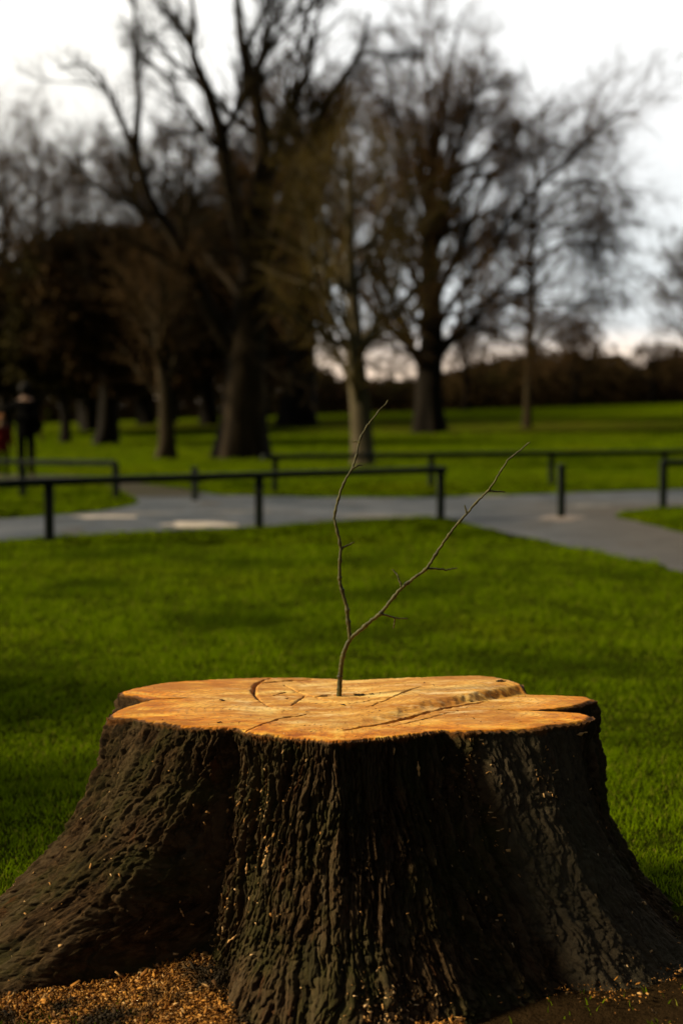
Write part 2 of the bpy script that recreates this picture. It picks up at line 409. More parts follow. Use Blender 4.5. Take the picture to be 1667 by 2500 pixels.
smooth_m = 0.50 + 0.50 * (1 - sstep(316, 322, dgT) * (1 - sstep(345, 352, dgT)))
amp = smooth_m * sstep(0.0, 0.05, FF) * 1.0 + 0.18
disp = amp * (0.0145 * (b1 - 0.55) + 0.0045 * (b2 - 0.5) + 0.0085 * (np.minimum(e1 * 2.6, 1) ** .7 - .6) + .0055 * (id1 - .5) + .0040 * (np.minimum(e2 * 2.5, 1) - .5) + .0028 * (id2 - .5)) + (0.4 + 0.6 * smooth_m) * (0.0016 * b3 + 0.0014 * b4) + 0.012 * b5 * sstep(0, 0.3, FF)
disp = disp - 0.004 * sstep(0.004, 0.02, FF)
RB = RB + disp
X = CEN[0] + RB * np.cos(TT); Y = CEN[1] + RB * np.sin(TT)
_, _, innr = cut_z(X[0], Y[0], 1)
z0, _, _ = cut_z(X[0], Y[0], 1)
Z = (ZT + z0 - 0.004 - 0.007 * np.abs(pn(arc * 38, 0, 3)) - .003 * pn(arc * 110, 1, 3))[None, :] * (1 - FF)
Z = np.where(FF > 1, -(FF - 1) * ZT, Z)
stump = empty('tree_stump', (CEN[0], CEN[1], 0))
tag(stump, 'broad fresh cut tree stump with flared roots, rough dark bark and orange cut wood', 'tree stump')
V = np.stack([X - CEN[0], Y - CEN[1], Z], -1).reshape(-1, 3)
me = mesh_np('bark', V, grid_faces(NR, NC, True)[:, ::-1], smooth=True)
uvl = me.uv_layers.new(name='UVMap')
li = np.empty(len(me.loops), np.int32); me.loops.foreach_get('vertex_index', li)
UV = np.stack([wu.ravel(), wl.ravel()], -1)[li]; uvl.data.foreach_set('uv', UV.astype(np.float32).ravel())

a = me.attributes.new('plate', 'FLOAT', 'POINT'); a.data.foreach_set('value', PLATE.astype(np.float32).ravel())
panel = (sstep(318, 322, dgT + 3 * pn(ARC * 20, LEN * 12, 4)) * (1 - sstep(340, 347, dgT + 4 * pn(ARC * 20, LEN * 10, 7))))
a = me.attributes.new('panel', 'FLOAT', 'POINT'); a.data.foreach_set('value', panel.astype(np.float32).ravel())
def bark_material():
    m, nt, b = mat('stump_bark')
    uv = nt.nodes.new('ShaderNodeUVMap'); uv.uv_map = 'UVMap'
    n1 = noise(nt, 9, 5, uv.outputs[0], stretch=(3.0, 0.6, 1))
    n2 = noise(nt, 40, 6, uv.outputs[0], stretch=(3.0, 0.8, 1), rough=0.7)
    n3 = noise(nt, 5, 4, uv.outputs[0], rough=0.6)
    n4 = noise(nt, 160, 4, uv.outputs[0], stretch=(2, 1, 1), rough=0.7)
    r1 = ramp(nt, [(0.36, (0.012, 0.006, 0.003)), (0.5, (0.058, 0.032, 0.013)), (0.66, (0.165, 0.098, 0.042))]); nt.links.new(n2, r1.inputs[0])
    c = mixc(nt, maprange(nt, n3, 0.42, 0.62, 0, .75), r1.outputs[0], (0.060, 0.058, 0.016))     # algae
    c = mixc(nt, maprange(nt, n1, 0.54, 0.72, 0, .6), c, (0.140, 0.108, 0.062))                    # grey lichen bloom
    c = mixc(nt, maprange(nt, n4, 0.55, 0.75, 0, .5), c, (0.20, 0.13, 0.07))
    red = noise(nt, 12, 3, uv.outputs[0], stretch=(2.5, 0.5, 1))
    c = mixc(nt, maprange(nt, red, 0.60, 0.72, 0, .5), c, (0.16, 0.055, 0.018))
    pa = nt.nodes.new('ShaderNodeAttribute'); pa.attribute_name = 'plate'
    c = mixc(nt, maprange(nt, pa.outputs['Fac'], 0.45, 0.85, 0, .5), c, (0.140, 0.095, 0.048))
    c = mixc(nt, maprange(nt, pa.outputs['Fac'], 0.40, 0.10, 0, .55), c, (0.035, 0.026, 0.014))
    pb_ = nt.nodes.new('ShaderNodeAttribute'); pb_.attribute_name = 'panel'
    c = mixc(nt, math_(nt, 'MULTIPLY', pb_.outputs['Fac'], maprange(nt, n2, 0.25, 0.6, 0.25, .75)), c, (0.130, 0.108, 0.070))
    # cambium: orange inner bark right under the saw cut
    s = nt.nodes.new('ShaderNodeSeparateXYZ'); nt.links.new(uv.outputs[0], s.inputs[0])
    f = math_(nt, 'ADD', s.outputs[1], math_(nt, 'MULTIPLY', n1, -0.030))
    c = mixc(nt, maprange(nt, f, -0.004, -0.022, 0, .9), c, (0.30, 0.12, 0.03))
    nt.links.new(c, b.inputs['Base Color']); b.inputs['Roughness'].default_value = 0.9; b.inputs['Specular IOR Level'].default_value = 0.1
    bump(nt, b, math_(nt, 'ADD', n4, noise(nt, 420, 3, uv.outputs[0], stretch=(1.6, 1, 1), rough=.8)), 1.0, 0.006)
    return m
M_bark = bark_material()
obj('bark', me, M_bark, stump)

# --- cut face
NS = 200
ss = np.concatenate([np.linspace(1, .96, 16, endpoint=False), np.linspace(.96, .002, NS - 16)])
TT2, SS = np.meshgrid(front_t, ss)
R0 = RB[0][None, :] * SS
X2 = CEN[0] + R0 * np.cos(TT2); Y2 = CEN[1] + R0 * np.sin(TT2)
z2, crack_tint, _ = cut_z(X2, Y2, SS); 
z2 = ZT + z2 - 0.003 * sstep(0.985, 1.0, SS)
rimn = 0.004 + 0.007 * np.abs(pn(arc * 38, 0, 3)) + .003 * pn(arc * 110, 1, 3)
z2 = z2 - rimn[None, :] * sstep(0.968, 0.99, SS)
z2[0] = Z[0]
V = np.stack([X2 - CEN[0], Y2 - CEN[1], z2], -1).reshape(-1, 3)
me = mesh_np('cut_face', V, grid_faces(NS, NC, True), smooth=True)
uvl = me.uv_layers.new(name='UVMap')
li = np.empty(len(me.loops), np.int32); me.loops.foreach_get('vertex_index', li)
UV = np.stack([np.broadcast_to(arc, TT2.shape).ravel(), SS.ravel()], -1)[li]; uvl.data.foreach_set('uv', UV.astype(np.float32).ravel())
a = me.attributes.new('dirt', 'FLOAT', 'POINT'); a.data.foreach_set('value', crack_tint.astype(np.float32).ravel())
def cut_material():
    m, nt, b = mat('cut_wood')
    uv = nt.nodes.new('ShaderNodeUVMap'); uv.uv_map = 'UVMap'
    s = nt.nodes.new('ShaderNodeSeparateXYZ'); nt.links.new(uv.outputs[0], s.inputs[0])
    obn = noise(nt, 3.0, 4, rough=0.6)
    # sapwood ring turns orange towards the rim, with ragged boundary
    rim = math_(nt, 'ADD', s.outputs[1], math_(nt, 'MULTIPLY', math_(nt, 'SUBTRACT', obn, 0.5), 0.9))
    tcn = nt.nodes.new('ShaderNodeTexCoord'); so_ = nt.nodes.new('ShaderNodeSeparateXYZ'); nt.links.new(tcn.outputs['Object'], so_.inputs[0])
    fa = maprange(nt, rim, 0.35, 0.90)
    front_ = maprange(nt, so_.outputs[1], 0.12, -0.10)
    fr_ = math_(nt, 'MAXIMUM', front_, maprange(nt, so_.outputs[0], -0.15, -0.42))
    fa = math_(nt, 'MULTIPLY', fa, math_(nt, 'MAXIMUM', fr_, maprange(nt, so_.outputs[0], 0.35, 0.5)))
    heart = ramp(nt, [(0.35, (0.42, 0.17, 0.022)), (0.5, (0.82, 0.44, 0.085)), (0.64, (1.0, 0.72, 0.23))])
    nt.links.new(noise(nt, 7, 6, stretch=(1, 2.2, 1), rough=0.65), heart.inputs[0])
    sap = ramp(nt, [(0.36, (0.42, 0.11, 0.004)), (0.5, (0.82, 0.29, 0.010)), (0.63, (1.0, 0.56, 0.08))])
    nt.links.new(noise(nt, 9, 6, uv.outputs[0], stretch=(1.2, 0.7, 1), rough=0.6), sap.inputs[0])
    c = mixc(nt, fa, heart.outputs[0], sap.outputs[0])
    rad_ = noise(nt, 26, 4, uv.outputs[0], stretch=(1.6, 0.12, 1), rough=.5)
    c = mixc(nt, maprange(nt, rad_, 0.60, 0.70, 0, .6), c, (0.30, 0.11, 0.02))
    # growth rings, fine radial grain, stains and saw dust film
    ringn = math_(nt, 'SINE', math_(nt, 'ADD', math_(nt, 'MULTIPLY', s.outputs[1], 190.0), math_(nt, 'MULTIPLY', obn, 22.0)))
    c = mixc(nt, maprange(nt, ringn, 0.1, 1.0, 0, .36), c, (0.36, 0.15, 0.04))
    gr = noise(nt, 55, 5, uv.outputs[0], stretch=(2.2, 0.4, 1), rough=0.7)
    c = mixc(nt, maprange(nt, gr, 0.50, 0.72, 0, .65), c, (0.34, 0.14, 0.03))
    st = noise(nt, 4.2, 7, stretch=(0.7, 2.0, 1), rough=0.7)
    c = mixc(nt, maprange(nt, st, 0.43, 0.62, 0, .85), c, (0.44, 0.16, 0.015))
    br = noise(nt, 11, 6, stretch=(0.6, 1.8, 1), rough=.7)
    c = mixc(nt, math_(nt, 'MULTIPLY', maprange(nt, br, 0.52, 0.68, 0, .75), math_(nt, 'SUBTRACT', 1.0, fa)), c, (1.0, 0.78, 0.38))
    sp = noise(nt, 75, 3, stretch=(0.6, 1.4, 1))
    c = mixc(nt, maprange(nt, sp, 0.67, 0.73, 0, .8), c, (0.10, 0.04, 0.012))
    edge = math_(nt, 'ADD', s.outputs[1], math_(nt, 'MULTIPLY', math_(nt, 'SUBTRACT', noise(nt, 28, 5, rough=.7), 0.5), 0.05))
    c = mixc(nt, maprange(nt, edge, 0.972, 0.985, 0, .92), c, (0.07, 0.035, 0.014))       # bark ring seen end-on
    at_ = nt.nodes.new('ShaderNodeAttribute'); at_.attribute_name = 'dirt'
    c = mixc(nt, math_(nt, 'MULTIPLY', at_.outputs['Fac'], 0.75), c, (0.16, 0.055, 0.015))  # tints the cracks dark reddish brown
    nt.links.new(c, b.inputs['Base Color']); b.inputs['Roughness'].default_value = 0.75; b.inputs['Specular IOR Level'].default_value = 0.2
    bump(nt, b, noise(nt, 130, 5, stretch=(1, 2, 1), rough=0.7), 0.6, 0.003)
    return m
M_cut = cut_material()
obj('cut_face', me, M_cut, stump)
def top_z(x, y):
    z, _, _ = cut_z(np.array([x]), np.array([y]), 0); return ZT + float(z[0])

# ------------------------------------------------------------------ tubes
def tubes(P, rad, n=4, cap=False):
    """P (N,K,3), rad (N,K) -> verts, faces"""
    P = np.asarray(P, float); rad = np.asarray(rad, float); Nn, K, _ = P.shape
    T = np.gradient(P, axis=1); T /= np.linalg.norm(T, axis=2, keepdims=True) + 1e-9
    ref = np.where(np.abs(T.mean(1, keepdims=True)[..., 2:3]) > 0.8, np.array([1., 0, 0]), np.array([0, 0, 1.]))
    U = np.cross(T, np.broadcast_to(ref, T.shape)); U /= np.linalg.norm(U, axis=2, keepdims=True) + 1e-9
    W = np.cross(T, U)
    an = np.arange(n) / n * 2 * np.pi
    ring = U[:, :, None, :] * np.cos(an)[None, None, :, None] + W[:, :, None, :] * np.sin(an)[None, None, :, None]
    V = P[:, :, None, :] + ring * rad[:, :, None, None]
    base = (np.arange(Nn) * K * n)[:, None, None]; i = (np.arange(K - 1) * n)[None, :, None]; j = np.arange(n)[None, None, :]; j2 = (j + 1) % n
    F = np.stack([base + i + j, base + i + j2, base + i + n + j2, base + i + n + j], -1).reshape(-1, 4)
    return V.reshape(-1, 3), F
class MB:
    def __init__(s): s.V = []; s.F = []; s.n = 0
    def add(s, V, F): s.V.append(V); s.F.append(F + s.n); s.n += len(V)
    def tube(s, P, rad, n=4): s.add(*tubes(P, rad, n))
    def build(s, name, m, parent=None, smooth=True, origin=None):
        V = np.concatenate(s.V)
        if origin is not None: V = V - np.asarray(origin)
        return obj(name, mesh_np(name, V, np.concatenate(s.F), smooth), m, parent)
def resample(P, K, rad=None):
    P = np.asarray(P, float); d = np.append(0, np.cumsum(np.linalg.norm(np.diff(P, axis=0), axis=1))); t = np.linspace(0, d[-1], K)
    # Catmull-like smoothing through dense linear + gaussian
    Q = np.stack([np.interp(t, d, P[:, k]) for k in range(3)], -1)
    if rad is None: return Q
    return Q, np.interp(t, d, rad)

# ------------------------------------------------------------------ the twig planted in the stump
def S(x, y): return (700 + x * .41454, 950 + y * .41454)
TWY = plane(826, 1702, ZT)[1]
def tw(L, y0=0.0, y1=0.0):
    n = len(L); return np.array([at(*S(x, y), TWY + y0 + (y1 - y0) * i / (n - 1)) for i, (x, y) in enumerate(L)])
base = tw([(303, 1812)])[0] if False else at(*S(307, 1812), TWY)
base[2] = top_z(base[0], base[1]) - 0.006
twig = empty('planted_twig', tuple(base)); tag(twig, 'thin bare forked twig standing upright in the middle of the stump', 'twig')
stem = [(307, 1812), (310, 1780), (312, 1740), (315, 1690), (319, 1640), (326, 1590), (340, 1540), (358, 1500), (372, 1475)]
lb = [(372, 1475), (368, 1430), (364, 1395), (358, 1350), (353, 1290), (342, 1240), (329, 1200), (318, 1160), (311, 1125), (310, 1050), (313, 990), (319, 945), (309, 890), (299, 850), (288, 800), (279, 760), (288, 710), (300, 660), (316, 605), (334, 560), (360, 510), (386, 468), (400, 425), (411, 385), (419, 345), (427, 308), (442, 270), (462, 236), (490, 195), (519, 160), (548, 122), (572, 98), (585, 84), (597, 67)]
rb = [(372, 1475), (395, 1450), (430, 1422), (490, 1370), (550, 1322), (605, 1255), (665, 1182), (705, 1145), (755, 1107), (800, 1078), (827, 1052), (850, 1015), (882, 965), (918, 908), (955, 858), (1000, 798), (1030, 765), (1062, 728), (1120, 662), (1155, 628), (1190, 592), (1222, 545), (1252, 492), (1280, 450), (1302, 415), (1332, 392), (1362, 368), (1400, 338), (1433, 310)]
M_twig = simple('twig_bark', (0.026, 0.024, 0.007), (0.110, 0.100, 0.022), 90, 0.6, 0.3, stretch=(1, 1, .25), bmp=0.002)
def twig_mesh(name, L, r0, r1, y0, y1, parent, knots=True, K=None, pw=0.8):
    Pp = tw(L, y0, y1); K = K or len(L) * 5
    Q, _ = resample(Pp, K, np.ones(len(Pp)))
    t = np.linspace(0, 1, K); r = r0 + (r1 - r0) * t ** pw
    if knots:
        nodes = np.linspace(0, 1, max(3, len(L) // 2))
        for nn in nodes[1:-1]: r = r + r * 0.45 * np.exp(-((t - nn - 0.01 * math.sin(nn * 40)) / 0.008) ** 2)
    Q = Q + 0.0006 * rng.normal(size=Q.shape)
    mb = MB(); mb.tube(Q[None], r[None], 8)
    return mb.build(name, M_twig, parent, origin=base)
twig_mesh('stem', stem, .0068, .0054, 0, 0, twig)
b_l = twig_mesh('branch', lb, .0052, .0015, 0, .06, twig, pw=.9)
b_r = twig_mesh('branch', rb, .0050, .0015, 0, -.08, twig, pw=.9)
for L, par, y0 in [([(321, 945), (336, 930), (357, 921), (378, 910), (396, 904)], b_l, .02), ([(388, 468), (410, 455), (428, 450), (446, 450)], b_l, .035),
                   ([(426, 312), (418, 309), (405, 307), (385, 310)], b_l, .04),
                   ([(1056, 730), (1055, 712), (1050, 698), (1045, 682)], b_r, -.05), ([(827, 1054), (862, 1056), (905, 1060), (938, 1066), (968, 1058), (1002, 1055)], b_r, -.035),
                   ([(672, 1172), (672, 1150), (660, 1122), (650, 1095), (636, 1078), (619, 1064)], b_r, -.03), ([(550, 1322), (572, 1330), (600, 1336), (634, 1348), (670, 1352), (710, 1350)], b_r, -.02),
                   ([(634, 1348), (636, 1362), (632, 1385), (628, 1409)], b_r, -.02), ([(1192, 598), (1215, 602), (1245, 604), (1282, 605)], b_r, -.06)]:
    twig_mesh('side_shoot', L, 0.0030 if len(L) > 4 else .0026, .0015, y0, y0 + (0.02 if len(L) > 4 else .01), par, knots=len(L) > 4)

# ------------------------------------------------------------------ chips and sawdust
M_chip = random_island('fresh_chip', [(0, (0.42, 0.20, 0.05)), (0.5, (0.62, 0.34, 0.11)), (1, (0.75, 0.50, 0.24))])
M_dark = simple('dark_bark_chip', (0.02, 0.012, 0.006), (0.05, 0.03, 0.015), 60)
def chips(Pn, nrm, size, seed, flat=0.25):
    """ragged slivers lying on a surface"""
    r = np.random.default_rng(seed); n = len(Pn)
    a = r.normal(size=(n, 3)); a -= nrm * (a * nrm).sum(1, keepdims=True) * 0.75; a /= np.linalg.norm(a, axis=1, keepdims=True)
    b = np.cross(nrm, a); b /= np.linalg.norm(b, axis=1, keepdims=True) + 1e-9
    L = size * np.minimum(r.lognormal(0, 0.5, n), 2.2)[:, None]; W = L * r.uniform(0.2, 0.6, n)[:, None]; H = L * flat * r.uniform(.3, 1, n)[:, None]
    q = []
    for sx, sy in ((-1, -1), (1, -.7), (1.1, .8), (-.8, 1)):
        q.append(Pn + a * L * .5 * sx * r.uniform(.7, 1.2, (n, 1)) + b * W * .5 * sy * r.uniform(.7, 1.2, (n, 1)))
    top = [p + nrm * H for p in q]
    V = np.stack(q + top, 1)
    f = np.array([[3, 2, 1, 0], [4, 5, 6, 7], [0, 1, 5, 4], [1, 2, 6, 5], [2, 3, 7, 6], [3, 0, 4, 7]])
    F = (np.arange(n) * 8)[:, None, None] + f[None]
    return V.reshape(-1, 3), F.reshape(-1, 4)
SX, SY, SZ = X, Y, Z
# chips caught in the bark
def on_bark(n, seed, cl):
    r = np.random.default_rng(seed); ti = []; fi = []
    for (dg0, f0, sd, sf, w) in cl:
        m = int(n * w); ti.append(r.normal(dg0, sd, m)); fi.append(np.abs(r.normal(f0, sf, m)))
    m = n // 3; ti.append(r.uniform(185, 350, m)); fi.append(r.uniform(0.05, 0.98, m))
    ti = np.concatenate(ti); fi = np.clip(np.concatenate(fi), 0.03, 1.0)
    ci = np.clip(np.searchsorted(front_t, R(1) * ti), 2, NC - 3); ri = np.clip(np.searchsorted(fr, fi), 2, NR - 3)
    Pp = np.stack([SX[ri, ci], SY[ri, ci], SZ[ri, ci]], -1)
    du = np.stack([SX[ri, ci + 2] - SX[ri, ci - 2], SY[ri, ci + 2] - SY[ri, ci - 2], SZ[ri, ci + 2] - SZ[ri, ci - 2]], -1)
    dv = np.stack([SX[ri + 2, ci] - SX[ri - 2, ci], SY[ri + 2, ci] - SY[ri - 2, ci], SZ[ri + 2, ci] - SZ[ri - 2, ci]], -1)
    nn = np.cross(dv, du); nn /= np.linalg.norm(nn, axis=1, keepdims=True) + 1e-9
    out = np.stack([np.cos(R(1) * ti), np.sin(R(1) * ti), 0 * ti], -1)
    nn = np.where((nn * out).sum(1, keepdims=True) < 0, -nn, nn)
    return Pp + nn * 0.0005, nn
clus = [(278, .93, 5, .06, .35), (225, .75, 5, .15, .12), (243, .45, 4, .2, .12), (232, .3, 5, .1, .06), (318, .08, 1.5, .09, .10), (331, .2, 2, .07, .06), (310, .5, 5, .2, .08), (200, .8, 6, .15, .05), (318, .35, 2, .08, .05)]
Pp, nn = on_bark(520, 5, clus)
Vc, Fc = chips(Pp, nn, 0.0052, 9)
tag(obj('bark_chip_litter', mesh_np('bark_chip_litter', Vc, Fc), M_chip), 'scattered pale wood crumbs caught in the bark of the stump', 'wood crumbs', kind='stuff')
# sawdust on the ground round the roots
r = np.random.default_rng(11); n = 80000
ang = R(1) * np.where(r.uniform(0, 1, n) < .95, r.uniform(188, 290, n), r.uniform(300, 352, n)); k = stump_r(ang, np.full(n, 0.98)); dist = np.abs(r.normal(0, 0.26, n)) + r.uniform(-.03, .05, n)
xs = CEN[0] + (k + dist) * np.cos(ang); ys = CEN[1] + (k + dist) * np.sin(ang)
mound = 0.035 * np.exp(-((xs + .27) ** 2 + (ys - 3.14) ** 2) / .02)
gate = pn(xs * 6, ys * 6, 3) + 0.55 - 0.75 * sstep(0.1, 0.5, xs) + r.normal(0, .25, n) > 0
xs, ys, mound = xs[gate], ys[gate], mound[gate]; n = len(xs)
Pp = np.stack([xs, ys, 0.008 + mound * r.uniform(0.5, 1, n) + r.uniform(0, .016, n)], -1)
nn = np.stack([r.normal(0, .5, n), r.normal(0, .5, n), np.ones(n)], -1); nn /= np.linalg.norm(nn, axis=1, keepdims=True)
Vc, Fc = chips(Pp, nn, 0.0040 * np.minimum(r.lognormal(0, .45, n), 2.0)[:, None], 12)
q_ = r.choice(n, 260); V2, F2 = chips(Pp[q_] + np.array([0, 0, .010]), nn[q_], 0.013, 13, .12); Fc = np.concatenate([Fc, F2 + len(Vc)]); Vc = np.concatenate([Vc, V2])
M_dust = random_island('sawdust', [(0, (0.06, 0.025, 0.006)), (0.4, (0.28, 0.11, 0.015)), (0.8, (0.55, 0.25, 0.04)), (1, (0.62, 0.38, 0.15))], patch=[(7, (0.025, 0.016, 0.006), .45, .62)])
tag(obj('sawdust', mesh_np('sawdust', Vc, Fc), M_dust), 'orange brown sawdust and shavings on the ground round the stump roots', 'sawdust', kind='stuff')
# fine crumbs on the cut
r = np.random.default_rng(21); n = 900
ang = r.uniform(0, 2 * np.pi, n); q = np.sqrt(r.uniform(0, .9, n)); k = per(RT0, ang) * q
xs = CEN[0] + k * np.cos(ang); ys = CEN[1] + k * np.sin(ang); zz, _, _ = cut_z(xs, ys, 0)
Pp = np.stack([xs, ys, ZT + zz + .0003], -1); nn = np.tile([0, 0, 1.], (n, 1)) + r.normal(0, .2, (n, 3)); nn /= np.linalg.norm(nn, axis=1, keepdims=True)
Vc, Fc = chips(Pp, nn, 0.0022, 22)
M_crumb = random_island('crumb', [(0, (0.05, 0.02, 0.008)), (0.4, (0.25, 0.10, 0.03)), (1, (0.7, 0.45, 0.2))])
tag(obj('cut_crumbs', mesh_np('cut_crumbs', Vc, Fc), M_crumb), 'fine sawdust crumbs lying on the orange cut wood', 'wood crumbs', kind='stuff')
# larger dark pieces that can be told apart
big = [((870, 1701), .020, 'small dark bark flake on the cut wood, nearest right of the twig'), ((879, 1702), .030, 'longest dark bark sliver on the cut wood right of the twig'),
       ((907, 1702), .014, 'dark bark crumb right of the long bark sliver beside the twig'), ((838, 1725.5), .016, 'thin dark bark sliver on the wood in front of the twig'),
       ((1222, 1684), .028, 'black bark lump at the far right rim of the raised cut'), ((543, 1713), .018, 'dark bark chip on the wood left of the curved crack'),
       ((700, 1708), .010, 'tiny dark fleck between the curved crack and the twig'), ((1150, 1716), .012, 'dark crumb lying on the broken step at right'), ((536, 1770), .014, 'dark sliver near the front left rim of the cut')]
for i, ((px, py), sz, lab) in enumerate(big):
    p = plane(px, py, ZT); p[2] = top_z(p[0], p[1])
    th_ = rng.uniform(-.5, .5); mb = MB()
    Pq = np.array([[math.cos(th_) * sz * (t - .5), math.sin(th_) * sz * (t - .5), .0015 + .0012 * math.sin(t * 9 + i)] for t in np.linspace(0, 1, 9)])
    rad = sz * .17 * np.sin(np.linspace(.25, math.pi - .2, 9)) * (1 + .25 * np.sin(np.arange(9) * 2.3 + i))
    V, F = tubes(Pq[None], rad[None], 6); V[:, 2] = (V[:, 2]) * .6 + .001
    o = obj('bark_flake', mesh_np('bark_flake', V, F), M_dark, loc=tuple(p)); tag(o, lab, 'bark flake', 'dark bark flakes on the cut wood')
# light chips that show singly on the bark / in the valley
light = [((650, 2103), (232, .42), .028, 'yellow wood sliver on the bark below the middle of the rim'), ]
def bark_point(px, py):
    """nearest bark vertex along the view line"""
    d = ray(px, py); d = d / np.linalg.norm(d)
    sub = (slice(0, NR, 2), slice(0, 1750, 2))
    Q = np.stack([SX[sub], SY[sub], SZ[sub] - CAM_H], -1); t = Q @ d
    off = np.linalg.norm(Q - t[..., None] * d, axis=-1) + 0.0; off = off + 0.02 * t
    i, j = np.unravel_index(np.argmin(off), off.shape); return np.array([Q[i, j, 0], Q[i, j, 1], Q[i, j, 2] + CAM_H])
lights = [((645, 2103), .030, 70, 'yellow wood sliver on the ridge left of the stump middle'), ((602, 2120), .026, 85, 'upright pale sliver caught beside the dark bark hollow'),
          ((672, 1999), .030, 8, 'broad orange shaving stuck high on the bark under the rim'), ((447, 2228), .022, -65, 'pale sliver low in the dark hollow right of the left root'),
          ((360, 2274), .014, 60, 'lone orange chip in the black recess of the left root'), ((568, 2290), .028, 40, 'orange shaving at the foot of the middle root edge'),
          ((1021, 1878), .034, 95, 'ochre tuft of torn bark below the right half of the rim'), ((1412, 1790), .036, 12, 'pale exposed wood scar under the right hand rim'),
          ((520, 2307), .014, -10, 'small pale chip in the litter of the bark valley')]
for i, ((px, py), sz, dg, lab) in enumerate(lights):
    p = bark_point(px, py); p = p + np.array([0, -.003, 0]); mb = MB(); a_ = R(dg)
    Pq = np.array([[math.cos(a_) * sz * (t - .5), -.002 * math.sin(t * 3.1), math.sin(a_) * sz * (t - .5) + .001 * math.sin(t * 9 + i)] for t in np.linspace(0, 1, 9)])
    rad = sz * .15 * (0.6 + .4 * np.sin(np.arange(9) * 1.7 + i)) * np.sin(np.linspace(.35, math.pi - .3, 9))
    mb.tube(Pq[None], rad[None], 5); o = mb.build('wood_sliver', M_chip); o.location = tuple(p); tag(o, lab, 'wood chip', 'pale wood chips stuck on the bark')

# ------------------------------------------------------------------ fences and posts
M_fence = simple('weathered_green_black_timber', (0.006, 0.010, 0.008), (0.020, 0.028, 0.020), 14, 0.75, 0.2, stretch=(1, 1, .15), bmp=.004)
def box_bm(bm, size, loc, bev=0.012, rot=None):
    res = bmesh.ops.create_cube(bm, size=1.0); vs = res['verts']
    for v in vs: v.co = Vector((v.co.x * size[0], v.co.y * size[1], v.co.z * size[2]))
    es = list({e for v in vs for e in v.link_edges})
    r2 = bmesh.ops.bevel(bm, geom=es, offset=bev, segments=2, affect='EDGES', profile=.6)
    vs = list({v for f in r2['faces'] for v in f.verts} | {v for v in vs if v.is_valid})
    allv = set(vs)
    for v in list(allv):
        for e in v.link_edges: allv.add(e.other_vert(v))
    for v in allv:
        if rot is not None: v.co = rot @ v.co
        v.co += Vector(loc)
def post_mesh(w, dpt, h):
    bm = bmesh.new(); box_bm(bm, (w, dpt, h + .1), (0, 0, (h - .1) / 2), .010)
    me = bpy.data.meshes.new('post'); bm.to_mesh(me); bm.free(); return me
def rail_mesh(a, b, w, h):
    a, b = Vector(a), Vector(b); d = b - a; L = d.length
    bm = bmesh.new(); box_bm(bm, (L, w, h), (0, 0, 0), .012, d.to_track_quat('X', 'Z').to_matrix())
    me = bpy.data.meshes.new('rail'); bm.to_mesh(me); bm.free(); return me
def fence(name, posts, w, rail_pts, rail_w, rail_h, label, group='knee high timber fences along the path'):
    """posts: px base, height m; rail_pts world points on top of posts"""
    o0 = plane(*posts[0][0]); root = empty(name, tuple(o0)); tag(root, label, 'fence', group)
    for (px, h) in posts:
        p = plane(*px); o = obj('post', post_mesh(w, w, h), M_fence, root); o.location = Vector(p - o0); o.rotation_euler.z = rng.uniform(-.1, .1)
    for a, b in zip(rail_pts[:-1], rail_pts[1:]):
        mid = (np.array(a) + np.array(b)) / 2
        o = obj('rail', rail_mesh(a, b, rail_w, rail_h), M_fence, root); o.location = Vector(mid - o0)
    return root
def top_of(pxb, h): p = plane(*pxb); p[2] = h; return p
# front fence
FB = [((-420, 1360), .54), ((122, 1323), .54), ((633, 1292), .535), ((1075, 1266), .53)]
rp = [top_of(p, h + .035) for p, h in FB]
ext = rp[3] + (rp[3] - rp[2]) / np.linalg.norm(rp[3] - rp[2]) * 0.06
fence('timber_rail_fence', FB, .085, [rp[0], rp[1], rp[2], ext], .10, .07, 'dark low rail fence nearest the stump, ending at a corner post by the path')
# left far fence
FB = [((-190, 1210), .50), ((57, 1213), .50), ((284, 1217), .50)]
rp = [top_of(p, h) for p, h in FB]
fence('timber_rail_fence', FB, .09, rp, .10, .075, 'short dark rail fence at far left beyond the path, in front of the two people')
# long fence beyond the path
FB = [((672, 1202), .53), ((1052, 1190), .52), ((1345, 1183), .52), ((1620, 1178), .52), ((1900, 1172), .52)]
rp = [top_of(p, h) for p, h in FB]
fence('timber_rail_fence', FB, .085, [top_of((640, 1203), .53)] + rp[1:], .10, .075, 'long low rail fence behind the path in front of the right hand lawn')
# right fence
FB = [((1617, 1240), .60), ((1960, 1226), .60)]
rp = [top_of(p, h - .03) for p, h in FB]
fence('timber_rail_fence', FB, .085, rp, .09, .07, 'dark rail fence stub at the right edge beside the grass tip')
def bollard(px, h, w, label, extra):
    p = plane(*px); bm = bmesh.new(); box_bm(bm, (w, w, h + .1), (0, 0, (h - .1) / 2), .014)
    # sloped cap
    box_bm(bm, (w * 1.06, w * 1.06, .02), (0, 0, h - .05), .006)
    me = bpy.data.meshes.new('bollard'); bm.to_mesh(me); bm.free()
    o = obj('bollard', me, M_fence, loc=tuple(p)); o.rotation_euler.z = extra; tag(o, label, 'bollard', 'single timber posts by the path'); return o
bollard((1369, 1262), .62, .082, 'lone dark timber bollard standing in the paved path at right', .1)
bollard((476, 1222), .46, .085, 'lone dark green timber post at the path junction left of centre', -.2)
# small paving apron at the bollard foot
blob(1368, 1266, 52, 7, 33, 'post_footing', simple('footing', (.16, .13, .11), (.26, .22, .19), 5), .008)

